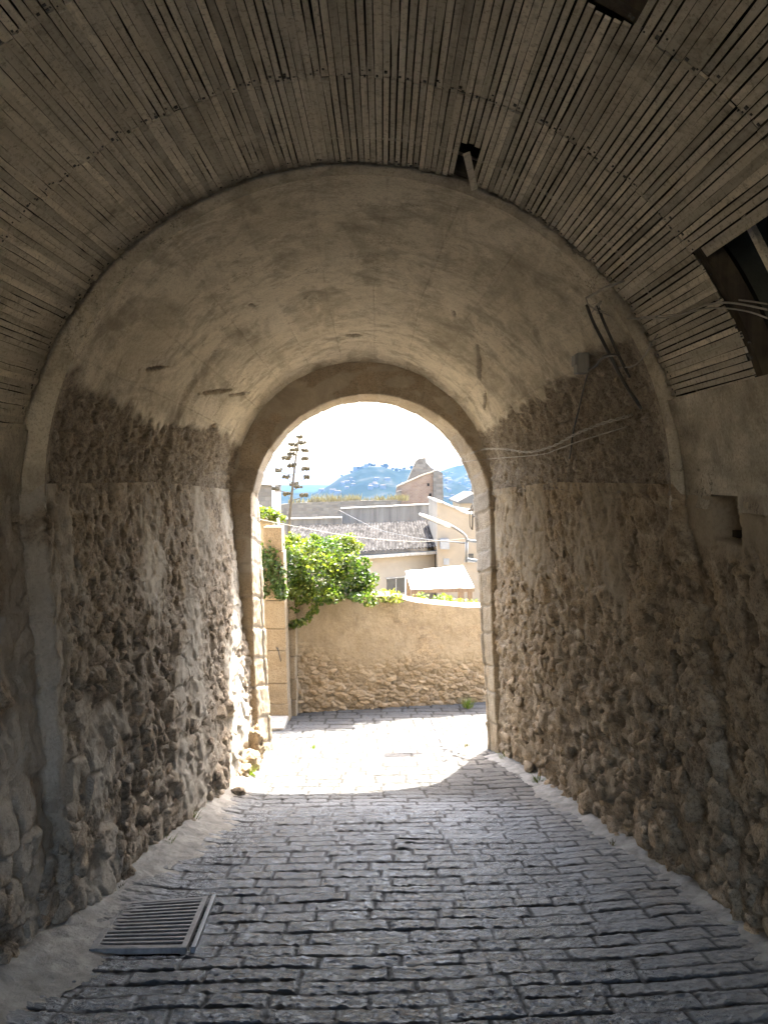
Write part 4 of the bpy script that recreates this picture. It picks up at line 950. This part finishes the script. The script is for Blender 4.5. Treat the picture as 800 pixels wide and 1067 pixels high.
b = MB(); b.bar(a0.lerp(a1, .2) - upv * .028, a0.lerp(a1, .85) - upv * .022, .13, .01, upv); b.build('lens', M['glass_dark'], root)
root = thing('wall_bracket', 'small black wrought iron bracket above the street lamp at the right jamb', 'bracket', P(491, 540, 10.9))
b = MB(); b.tube([P(492.5, 524, 10.9), P(492, 552, 10.9)], .012, 6); b.tube(smoothpts([P(492, 552, 10.9), P(489.5, 547, 10.9), P(489.5, 533, 10.9), P(492, 526, 10.9)], 5), .008, 6); b.build('scroll', M['cable'], root, True)
b = MB(); b.bar(P(487, 532, 10.9), P(494, 531, 10.9), .03, .03); b.bar(P(492, 538, 10.9), P(492, 538, 10.9) + Vector((.5, -.85, 0)), .02, .02); b.build('stay', M['cable'], root)
cable_thing('cable', 'pale overhead wire sagging from the vine across to the street lamp bracket', M['cable_grey'], [([P(255, 537, 12.2), P(270, 541, 12.2), P(326, 552, 12), P(367, 559, 11.8), P(420, 564, 11.5), P(460, 563.5, 11.3), P(486, 561, 11.2)], .005)])
cable_thing('cable', 'thin wire slanting over the grey wall towards the tiled roof', M['cable'], [([P(354, 532, 38.5), P(375, 543, 35), P(395, 552, 31), P(430, 560, 24), P(486, 566, 11.3)], .012)])

# ------------------------------------------------------------------ agave flower stalk
AY = 20.
root = thing('agave', 'tall dead agave flower stalk with flat seed clusters', 'agave', P(296, 640, AY))
zc = lambda zx, zy: P(260 + zx / 5.714, 440 + zy / 5.714, AY)
stalk = [P(296, 668, AY), P(299, 600, AY), zc(238, 590), zc(250, 450), zc(262, 330), zc(277, 200), zc(296, 90)]
sp = smoothpts(stalk, 8); b = MB(); b.tube(sp, [.055 - .042 * i / (len(sp) - 1) for i in range(len(sp))], 8); b.build('stalk', M['stalk'], root, True)
for k, (zx, zy) in enumerate([(300, 88), (255, 132), (303, 120), (277, 167), (318, 165), (242, 190), (235, 215), (335, 216), (258, 260), (332, 277), (183, 287), (218, 326), (337, 328), (250, 372), (298, 380), (172, 394), (215, 430), (330, 432)]):
    c = zc(zx, zy); c.y += random.uniform(-.5, .5); w = random.uniform(.07, .115)
    near = min(sp, key=lambda q: abs(q.z - (c.z - .12)))
    b = MB(); b.tube(smoothpts([near, near.lerp(c, .55) - Vector((0, 0, .03)), c - Vector((0, 0, .02))], 4), .009, 5)
    br = b.build('branch', M['stalk'], root)
    v = []; f = []; g = random.Random(300 + k)
    for q in range(16):
        o_ = Vector((g.uniform(-1, 1) * w, g.uniform(-1, 1) * w, g.uniform(-.35, .5) * w * .7)); vv, ff = lump(c + o_, .034, .034, .036, 300 + q, 6, 4)
        n0 = len(v); v += vv; f += [tuple(i + n0 for i in z_) for z_ in ff]
    mesh('seed_cluster', v, f, M['pod'], br, True)
v = []; f = []
bs = P(296, 668, AY)
for k in range(16):
    a = k * 2.4; L = .9; d = Vector((math.cos(a), math.sin(a), 0)); s_ = Vector((-d.y, d.x, 0)); n0 = len(v)
    for q in range(5):
        e = q / 4; c = bs + d * (L * e) + Vector((0, 0, L * (.9 * e - .5 * e * e))); w = .09 * (1 - e) ** .6 + .004; v += [c - s_ * w + Vector((0, 0, .03)), c, c + s_ * w + Vector((0, 0, .03))]
    f += [(n0 + 3 * q + e, n0 + 3 * q + e + 1, n0 + 3 * q + e + 4, n0 + 3 * q + e + 3) for q in range(4) for e in (0, 1)]
mesh('leaf_rosette', v, f, M['leaf_dark'], root, True, {'tint': [.5] * len(v)})

# ------------------------------------------------------------------ canopy
root = thing('canopy', 'white canvas canopy on wooden posts in the garden below the wall', 'canopy', P(460, 680, 21))
c00, c01, c10, c11 = P(428, 614, 20), P(494, 612, 20), P(422.5, 595, 22.6), P(482, 589, 22.6)
n = 14; v = []; f = []
for i in range(n):
    for j in range(n):
        a_, c_ = i / (n - 1), j / (n - 1); p = c00.lerp(c01, c_).lerp(c10.lerp(c11, c_), a_); p.z -= .10 * math.sin(a_ * math.pi) * math.sin(c_ * math.pi) - .01 * math.sin(c_ * 19)
        v.append(p)
top_n = len(v); v += [p - Vector((0, 0, .012)) for p in v]
gf = gridf(n, n).tolist(); f = [tuple(q[::-1]) for q in gf] + [tuple(i + top_n for i in q) for q in gf]
sheet = mesh('canvas', v, f, M['canvas'], root, True)
b = MB(); q0 = c00.lerp(c01, .12).lerp(c10.lerp(c11, .12), .55); q1 = c00.lerp(c01, .95).lerp(c10.lerp(c11, .95), .62)
pp = []
for i in range(9):
    s_ = .12 + .83 * i / 8; a_ = .55 + .07 * i / 8; p = c00.lerp(c01, s_).lerp(c10.lerp(c11, s_), a_); p.z -= .10 * math.sin(a_ * math.pi) * math.sin(s_ * math.pi) - .01 * math.sin(s_ * 19) - .012; pp.append(p)
b.tube(pp, .022, 5); b.build('seam', M['seam'], sheet)
b = MB(); b.bar(c00 - Vector((0, 0, .06)), c01 - Vector((0, 0, .06)), .06, .09); b.build('front_rail', M['post_wood'], root)
for (p, t_) in ((c00.lerp(c01, .04), .1), (c00.lerp(c01, .12), .1), (c00.lerp(c01, .80), .1), (c00.lerp(c01, .93), .1), (c10.lerp(c11, .05), .1), (c10.lerp(c11, .95), .1)):
    b = MB(); b.box((p.x - .06, p.y - .06 + .02, -4.1), (p.x + .06, p.y + .08, p.z - .03)); b.build('post', M['post_wood'], root)

# ------------------------------------------------------------------ houses below
GZ = -4.2
def wallquad(b, p, q, z0, z1, th=.25):
    p = Vector((p[0], p[1], 0)); q = Vector((q[0], q[1], 0)); d = (q - p).normalized(); nn = Vector((-d.y, d.x, 0)) * th
    b.hexa([(*p.xy, z0), (*q.xy, z0), (*(q + nn).xy, z0), (*(p + nn).xy, z0), (*p.xy, z1), (*q.xy, z1), (*(q + nn).xy, z1), (*(p + nn).xy, z1)])
A_, B2, C_, D_ = Vector((-4.2, 27.6, -1.5)), Vector((2.33, 31.8, -1.5)), Vector((2.22, 38, -.78)), Vector((-4.0, 33.6, -.78))
root = thing('tiled_house', 'low beige house with grey clay tile roof beyond the white canopy', 'house', (0, 30.5, GZ))
ea = (B2 - A_).normalized(); inn = Vector((-ea.y, ea.x, 0)) * .3
b = MB(); wallquad(b, (A_ + inn).xy, (B2 + inn - ea * .06).xy, GZ, -1.62); wallquad(b, (B2 + inn - ea * .06).xy, (C_ - ea * .08).xy, GZ, -1.62); b.build('wall', M['beige'], root)
nu, nv = 560, 60
u, vv = np.meshgrid(np.linspace(0, 1, nu), np.linspace(0, 1, nv), indexing='ij')
L_ = (B2 - A_).length; ncol = 46; nrow = 17
base = (np.array(A_)[None, None] * (1 - u[..., None]) + np.array(B2)[None, None] * u[..., None]) * (1 - vv[..., None]) + (np.array(D_)[None, None] * (1 - u[..., None]) + np.array(C_)[None, None] * u[..., None]) * vv[..., None]
ph = (u * ncol) % 1; row = np.floor(vv * nrow); fr = vv * nrow - row
hz = .065 * np.abs(np.sin(np.pi * u * ncol)) ** .8 * np.sign(np.sin(np.pi * ph)) + .10 * (1 - fr) + .02 * (hsh(np.floor(u * ncol), row, 5) - .5)
base[..., 2] += hz
base[..., 2] -= .0
mesh('tile_roof', base, gridf(nu, nv), M['tiles'], root, False, {'cell': hsh(np.floor(u * ncol), row, 8) * (.25 + .75 * sst(0, .3, fr)) * (.45 + .55 * (ph < .5))})
b = MB(); wallquad(b, (A_ + ea * .02).xy, (B2 - ea * .02).xy, -1.66, -1.53, .3); b.build('eaves', M['cement'], root)
onw = lambda px: None
def facade_pt(px, py, p, q, push=0.):
    # sight line to vertical plane through p,q
    d = Vector((q[0] - p[0], q[1] - p[1])); nrm = Vector((d.y, -d.x)).normalized(); dx = (px - CXP) / F
    Y = (nrm.x * p[0] + nrm.y * p[1]) / (nrm.x * dx + nrm.y); v = P(px, py, Y); return v + Vector((nrm.x, nrm.y, 0)) * push
Pw, Qw = (A_ + inn).xy, (B2 + inn).xy
def panel(b, px0, py0, px1, py1, p, q, push, th=.05):
    c = [facade_pt(px0, py1, p, q, push), facade_pt(px1, py1, p, q, push)]; zt = facade_pt(px0, py0, p, q).z; zb = c[0].z
    d = (c[1] - c[0]); d.z = 0; d.normalize(); nn = Vector((-d.y, d.x, 0)) * th
    b.hexa([(*c[0].xy, zb), (*c[1].xy, zb), (*(c[1] + nn).xy, zb), (*(c[0] + nn).xy, zb), (*c[0].xy, zt), (*c[1].xy, zt), (*(c[1] + nn).xy, zt), (*(c[0] + nn).xy, zt)])
b = MB(); panel(b, 403, 603, 421, 619, Pw, Qw, .02, .04); win = b.build('window', M['glass_dark'], root)
b = MB(); panel(b, 402, 602.2, 422, 603.2, Pw, Qw, .06, .08); panel(b, 411.6, 603.2, 412.4, 619, Pw, Qw, .04, .03); b.build('frame', M['cement'], win)
b = MB(); panel(b, 421.5, 600, 427, 628, Pw, Qw, .05, .05); b.build('door', M['white_paint'], root)
b = MB(); panel(b, 462, 582, 468, 588, Pw, Qw, .5, .03)
root2 = thing('tall_house', 'plain warm beige house wall with a sloping top right of the tiled roof', 'house', (4, 34, GZ))
pf = [(p.x, p.z) for p in (P(455.5, 523.5, 31), P(462, 525, 31), P(474, 530, 31), P(484, 535.5, 31), P(520, 541, 31))]
b = MB(); b.prism([(pf[0][0], GZ)] + pf + [(pf[-1][0], GZ)], 31, 37); b.build('wall', M['beige_tall'], root2)
b = MB()
for i in range(4):
    (xa, za), (xb, zb) = pf[i], pf[i + 1]; b.hexa([(xa - .04, 30.93, za + .003), (xb, 30.93, zb + .003), (xb, 37.05, zb + .003), (xa - .04, 37.05, za + .003), (xa - .04, 30.93, za + .07), (xb, 30.93, zb + .07), (xb, 37.05, zb + .07), (xa - .04, 37.05, za + .07)])
b.build('coping', M['cement'], root2)
b = MB(); q0, q1 = P(462, 582, 30.97), P(468, 588.5, 30.97); b.box((q0.x, 30.96, q1.z), (q1.x, 30.995, q0.z)); b.build('vent', M['lamp_metal'], root2)
b = MB(); q0, q1 = P(485, 577, 30.97), P(493, 584, 30.97); b.box((q0.x, 30.96, q1.z), (q1.x, 30.995, q0.z)); wn = b.build('window', M['glass_dark'], root2)
b = MB(); b.box((q0.x - .06, 30.93, q1.z - .08), (q1.x + .06, 30.995, q1.z - .003)); b.build('sill', M['cement'], wn)
b = MB(); q0, q1 = P(459, 562, 30.6), P(468, 572, 30.6); b.box((q0.x, 30.5, q1.z), (q1.x, 30.99, q0.z)); b.build('awning', M['lamp_metal'], root2)
# low house roof seen past the tall wall, with chimney
root = thing('low_house', 'pale roofed house with a small dark chimney behind the sloping wall', 'house', (5.5, 44, -3))
b = MB(); b.box((4.2, 42, GZ), (9, 47, 0.05)); b.build('wall', M['beige'], root)
b = MB(); b.prism([(4.0, 0.052), (9.2, .052), (9.2, .25), (4.9, .62), (4.0, .15)], 41.8, 47.2); rf = b.build('roof', M['far_house'], root)
b = MB(); b.box((4.95, 43.2, .62), (5.25, 43.5, 1.05)); b.build('chimney', M['post_wood'], rf)

def slab_wall(name, label, Y, pts, m, depth, zbot, copm=None, coph=.06, cat='wall'):
    root = thing(name, label, cat, P(pts[0][0], pts[0][1], Y)); poly = [(P(x, y, Y).x, P(x, y, Y).z) for x, y in pts]
    b = MB(); b.prism([(poly[0][0], zbot)] + poly + [(poly[-1][0], zbot)], Y, Y + depth); b.build('masonry', m, root)
    if copm:
        b = MB()
        for (xa, za), (xb, zb) in zip(poly[:-1], poly[1:]):
            if abs(xb - xa) < .05: continue
            b.hexa([(xa, Y - .06, za + .003), (xb, Y - .06, zb + .003), (xb, Y + depth + .06, zb + .003), (xa, Y + depth + .06, za + .003), (xa, Y - .06, za + coph), (xb, Y - .06, zb + coph), (xb, Y + depth + .06, zb + coph), (xa, Y + depth + .06, za + coph)])
        b.build('coping', copm, root)
    return root
slab_wall('rendered_wall', 'streaked grey rendered wall directly behind the tiled roof', 39.5, [(355, 530.5), (400, 528.5), (447, 526)], M['grey_render'], .4, GZ, M['cement'])
slab_wall('rendered_wall', 'lower grey rendered wall at left behind the big climber', 38.8, [(296, 541.5), (356, 540)], M['grey_render'], .4, GZ, M['cement'])
slab_wall('drystone_wall', 'long pale rubble stone wall below the dry grass and blue hill', 47., [(255, 526), (292, 525.5), (318, 523.5), (344, 523), (372, 521.5), (395, 521.5), (414, 521)], M['drystone'], .6, GZ - 2)
# ruined brick building
root = thing('brick_ruin', 'roofless brick building with a broken pale gable and stone buttress', 'building', P(432, 525, 50))
pl = lambda pts, Y: [(P(x, y, Y).x, P(x, y, Y).z) for x, y in pts]
b = MB(); b.prism(pl([(412.5, 540), (412.5, 510), (414, 507.5), (420, 505), (430, 500.5), (440, 496), (451, 492.5), (451, 540)], 50), 50, 50.5); b.build('brick_wall', M['brick'], root)
b = MB(); pp = pl([(413, 508.4), (414, 507.2), (420, 504.7), (430, 500.2), (440, 495.7), (452, 492)], 50)
for (xa, za), (xb, zb) in zip(pp[:-1], pp[1:]): b.hexa([(xa, 49.93, za), (xb, 49.93, zb), (xb, 50.56, zb), (xa, 50.56, za), (xa, 49.93, za + .08), (xb, 49.93, zb + .08), (xb, 50.56, zb + .08), (xa, 50.56, za + .08)])
b.build('coping', M['cream_stone'], root)
b = MB(); b.prism(pl([(451.3, 540), (451.3, 491), (455, 489.5), (461, 493), (461.5, 505), (462, 540)], 49.8), 49.8, 51.2); b.build('buttress', M['drystone'], root)
b = MB(); b.prism(pl([(424, 520), (424.5, 500), (429, 490), (433, 480.5), (436, 478.2), (443, 477), (443.5, 481), (448, 486.5), (455, 491), (456, 520)], 53), 53, 53.6); b.build('gable', M['drystone'], root)
# side of the gable that catches light
b = MB(); b.prism(pl([(413, 540), (413, 512), (418, 511), (418, 540)], 49.4), 49.4, 49.98); b.build('pier', M['drystone'], root)
for k, (x, y) in enumerate(((446, 505), (448, 515.5))):
    b = MB(); q = P(x, y, 50); b.box((q.x - .07, 49.965, q.z - .09), (q.x + .07, 49.995, q.z + .09)); b.build('putlog_hole', M['dark_hole'], root)
# left: fragment of a rubble house with a white post
root = thing('rubble_house', 'small pale rubble house at the far left behind the agave stalk', 'house', P(276, 522, 33))
b = MB(); b.prism(pl([(240, 545), (240, 503.5), (262, 504.5), (283.3, 506), (283.3, 545)], 33), 33, 36); b.build('wall', M['drystone'], root)
b = MB(); b.prism(pl([(238, 504), (262, 504.4), (284.4, 505.9), (284.4, 504.9), (262, 503), (238, 502)], 32.9), 32.9, 36.1); b.build('roof_edge', M['cement'], root)
b = MB(); b.prism(pl([(283.5, 545), (283.5, 505.8), (285.7, 505.8), (285.7, 545)], 32.85), 32.85, 33.0); b.build('downpipe', M['white_paint'], root)
# dry grass on the stone wall
for i, (px, py, n, h, sp_, lb) in enumerate([(350, 523, 260, .55, 1.9, 'widest golden dry grass clump on the stone wall below the hill summit'), (322, 524, 140, .35, 1.6, 'pale dry grass on the stone wall right of the agave stalk'), (388, 522, 120, .3, 2.0, 'thin dry grass strip on the stone wall right of the hill summit'), (408, 521.5, 160, .45, 1.3, 'orange dry grass on the stone wall against the brick ruin')]):
    p = P(px, py, 47.3); rr = random.Random(500 + i); v = []; f = []; t = []
    for k in range(n):
        x = rr.uniform(-.8, .8) * sp_; y = rr.uniform(-.25, .25); L = h * rr.uniform(.4, 1.1); a = rr.uniform(-.5, .5); n0 = len(v); w = .03
        v += [p + Vector((x - w, y, -.03)), p + Vector((x + w, y, -.03)), p + Vector((x + a * L + w * .3, y + rr.uniform(-.1, .1), L))]; f.append((n0, n0 + 1, n0 + 2)); t += [rr.random()] * 3
    o = mesh('dry_grass_clump', v, f, M['straw'], None, False, {'tint': t}, loc=p); tag(o, lb, 'dry grass', 'dry grass clumps on the stone wall')

# ------------------------------------------------------------------ terrain, hills
def terrain_z(X, Y):
    z = np.where(Y < 14.9, road_z(np.clip(Y, -80, 13)) - .6, 0)
    z = np.where((Y >= 14.9), -2.8 + (GZ + 2.8) * sst(15, 18, Y), z)
    z = z - 100 * sst(56, 520, Y) * 1.0
    z = z + np.where(Y > 300, 22 * (fbm(X / 260., Y / 260., 4, 120) - .5), 0)
    # main hill, its shoulders, and the ridge behind it at right
    def prof(px, D): return (px - CXP) * D / F
    hz = lambda py, D: EYE - (py - HOR) * D / F + 100
    def bump(px, D, py, wx, wy): return hz(py, D) * np.exp(-((X - prof(px, D)) / (wx * D / F)) ** 2 - ((Y - D) / wy) ** 2)
    h = np.maximum.reduce([bump(392, 2500, 484, 62, 420), bump(366, 2480, 492, 34, 330), bump(425, 2520, 486.5, 48, 400), bump(455, 2600, 497, 50, 420)])
    h = np.maximum(h, bump(300, 3100, 512, 150, 500)); h = np.maximum(h, bump(490, 3600, 484, 62, 520)); h = np.maximum(h, bump(560, 3500, 478, 90, 700)); h = np.maximum(h, bump(180, 3600, 506, 90, 520))
    z = z + h * (1 + .05 * (fbm(X / 90., Y / 90., 4, 121) - .5)) * sst(1300, 1900, Y)
    z = z + sst(4200, 5200, Y) * (8 + 0 * X)
    return z
def build_terrain():
    ys = np.concatenate([[-120, -60, -30, -12], np.arange(-6, 20, .8), np.arange(20, 70, 4), np.arange(70, 520, 30), np.arange(520, 1500, 70), np.arange(1500, 4100, 26), np.arange(4100, 7600, 300)])
    us = np.linspace(-1, 1, 240); Yg, Ug = np.meshgrid(ys, us, indexing='ij')
    half = np.maximum(60., np.abs(Yg) * .8 + 40)
    X = Ug * half; Z = terrain_z(X, Yg)
    o = mesh('terrain', np.stack([X, Yg, Z], -1), gridf(len(ys), len(us), True), M['terrain'], None, True)
    tag(o, kind='structure', label='dry sloping ground falling away to hazy wooded hills')
t = NT('ground_to_hills'); sep = t.n('ShaderNodeSeparateXYZ'); t.lk(t.co, sep.inputs[0])
far = t.ramp(t.math('DIVIDE', sep.outputs[1], 400.), [(.12, 0.), (.8, 1.)])
n = t.noise(.011, 8, .72, .4); hc = t.ramp(n, [(.35, (.005, .008, .005)), (.52, (.009, .013, .008)), (.62, (.022, .023, .017)), (.74, (.07, .064, .05))])
n2 = t.noise(.9, 6, .7); gc = t.ramp(n2, [(.3, (.17, .14, .09)), (.7, (.29, .245, .165))])
M['terrain'] = t.done(t.mix(far, gc, hc), 1., None, 0.)
build_terrain()
def tz(x, y): return float(terrain_z(np.array([float(x)]), np.array([float(y)]))[0])
def surf(px, py, D0, D1):
    """first place where the sight line meets the terrain"""
    for D in np.arange(D0, D1, 8.):
        p = P(px, py, D)
        if p.z <= tz(p.x, D): return p
    return None
# houses of the far town
def house_proto(w, d, h):
    r_ = thing('hill_house', 'tiny pale house of the town on the far hazy hillside', 'house', (0, 0, 0), 'houses of the far hillside town')
    b = MB(); b.box((-w / 2, -d / 2, -4), (w / 2, d / 2, h)); b.build('wall', M['far_house'], r_)
    b = MB(); b.add([(-w / 2 - .5, -d / 2 - .5, h + .02), (w / 2 + .5, -d / 2 - .5, h + .02), (w / 2 + .5, d / 2 + .5, h + .02), (-w / 2 - .5, d / 2 + .5, h + .02), (-w / 2 + 1, 0, h + d * .2), (w / 2 - 1, 0, h + d * .2)],
                    [(3, 2, 1, 0), (0, 1, 5, 4), (1, 2, 5), (2, 3, 4, 5), (3, 0, 4)]); b.build('roof', M['far_roof'], r_)
    return r_
def dup(root):
    c = root.copy(); COL.objects.link(c)
    for ch in root.children:
        k = ch.copy(); COL.objects.link(k); k.parent = c
    return c
proto = house_proto(16, 11, 9); first = True
rr = random.Random(11); k = 0; spots = []
for (x0, x1, y0, y1, n, D0, D1) in ((355, 425, 500, 512, 16, 1700, 2900), (318, 352, 508, 515, 6, 1700, 3300), (462, 492, 492, 520, 26, 2000, 3800), (425, 450, 502, 514, 4, 1700, 2900)):
    for _ in range(n): spots.append((rr.uniform(x0, x1), rr.uniform(y0, y1), D0, D1))
spots += [(333, 507, 1700, 3300), (339, 506, 1700, 3300), (352, 490, 2000, 2900), (362, 489.5, 2000, 2900)]
for (px, py, D0, D1) in spots:
    p = surf(px, py, D0, D1)
    if p is None: continue
    o = proto if first else dup(proto); first = False
    o.location = (p.x, p.y, tz(p.x, p.y)); o.rotation_euler = (0, 0, rr.uniform(-.6, .6)); s_ = rr.uniform(.45, .9); o.scale = (s_ * rr.uniform(.8, 1.5), s_, s_ * rr.uniform(.7, 1.3))
# trees on the hill top
def far_tree():
    r_ = thing('hill_tree', 'tiny dark tree on the crest of the far hazy hill', 'tree', (0, 0, 0), 'trees on the far hill crest')
    b = MB(); b.tube([(0, 0, -2), (0, 0, 9)], [.7, .4], 6); b.build('trunk', M['stem'], r_)
    pts = blob_pts([(0, 0, 12, 6, 6, 4.5), (3, 1, 14, 4, 4, 3), (-3, -1, 11, 4, 4, 3)], 420, 77, .4); v, f = leaf_cloud(pts, (0, 0, .4), 1.1, 78); mesh('crown', v, f, M['far_tree'], r_)
    return r_
tp = far_tree(); first = True
for (px, D, s_) in [(374, 2480, 1.0), (377, 2490, .8), (381, 2500, 1.1), (386, 2495, 1.3), (390, 2500, .9), (398, 2500, .8), (401, 2500, 1.5), (403, 2510, 1.2), (409, 2510, .9), (413, 2515, 1.3), (417, 2515, .8), (421, 2520, .9), (430, 2520, 1.5), (433, 2525, 1.8), (436, 2530, 1.6), (440, 2535, 1.1), (446, 2540, .8), (366, 2480, .8), (356, 2480, .7)]:
    o = tp if first else dup(tp); first = False; x = (px - CXP) * D / F
    o.location = (x, D, tz(x, D) - 7.5 * s_); o.scale = (s_ * 1.1, s_ * 1.1, s_); o.rotation_euler = (0, 0, px)
x = (385 - CXP) * 2497 / F; b = MB(); b.tube([(x + 8, 2497, tz(x + 8, 2497) - 3), (x + 8, 2497, tz(x + 8, 2497) + 28)], [1.2, .5], 6); b.bar((x + 4, 2497, tz(x + 8, 2497) + 22), (x + 12, 2497, tz(x + 8, 2497) + 22), .8, .8)
o = b.build('radio_mast', M['lamp_metal'], None, loc=(x + 8, 2497, tz(x + 8, 2497))); tag(o, 'thin mast standing on the summit of the far hill', 'mast')
# castle-like block on the summit
x = (376 - CXP) * 2500 / F; zb = tz(x, 2500); root = thing('hilltop_fort', 'low broad building along the summit of the far hill', 'building', (x, 2500, zb))
b = MB(); b.box((x - 26, 2490, zb - 12), (x + 30, 2510, zb + 7)); b.box((x + 10, 2492, zb + 7.02), (x + 26, 2508, zb + 16)); b.build('wall', M['far_house'], root)

# ------------------------------------------------------------------ air
hz = MB().box((-6300, -130, -215), (6300, 7700, 75)); t = bpy.data.materials.new('hazy_air'); t.use_nodes = True; t.node_tree.nodes.remove(t.node_tree.nodes['Principled BSDF'])
pv = t.node_tree.nodes.new('ShaderNodeVolumePrincipled'); pv.inputs['Color'].default_value = (.20, .37, .64, 1); pv.inputs['Density'].default_value = .000062; pv.inputs['Anisotropy'].default_value = 0.
t.node_tree.links.new(pv.outputs[0], t.node_tree.nodes['Material Output'].inputs['Volume'])
o = hz.build('haze', t); tag(o, kind='stuff')

# ------------------------------------------------------------------ light, camera
sd = Vector((.32, 1., 1.8)).normalized(); el = math.asin(sd.z); az = math.atan2(sd.x, sd.y)
L = bpy.data.lights.new('sun', 'SUN'); L.energy = 3.1; L.angle = R(.53); L.color = (1, .95, .86)
lo = bpy.data.objects.new('sun', L); COL.objects.link(lo); lo.rotation_euler = (-sd).to_track_quat('-Z', 'Y').to_euler(); lo.location = (5, 20, 40)
W = bpy.data.worlds.new('World'); S.world = W; W.use_nodes = True; wt = W.node_tree
sk = wt.nodes.new('ShaderNodeTexSky'); sk.sky_type = 'NISHITA'; sk.sun_disc = False; sk.sun_elevation = el; sk.sun_rotation = az; sk.air_density = 1.; sk.dust_density = 5.; sk.ozone_density = 1.
bg = wt.nodes['Background']; bg.inputs[1].default_value = .15; wt.links.new(sk.outputs[0], bg.inputs[0])
cam = bpy.data.cameras.new('camera'); co = bpy.data.objects.new('camera', cam); COL.objects.link(co); S.camera = co
co.location = (0, 0, EYE); co.rotation_euler = (R(90), 0, 0); cam.sensor_width = 36; cam.lens = 36 * F / 1067; cam.shift_y = -(533.5 - HOR) / 1067; cam.clip_start = .05; cam.clip_end = 20000
S.view_settings.view_transform = 'Standard'; S.view_settings.look = 'None'; S.view_settings.gamma = 1; S.view_settings.exposure = 3.72
S.render.engine = 'CYCLES'; c = S.cycles
c.max_bounces = 10; c.diffuse_bounces = 7; c.glossy_bounces = 4; c.transmission_bounces = 4; c.volume_bounces = 1
c.use_denoising = True
try: c.denoiser = 'OPENIMAGEDENOISE'
except Exception: pass
c.sample_clamp_indirect = 12; c.caustics_reflective = False; c.caustics_refractive = False
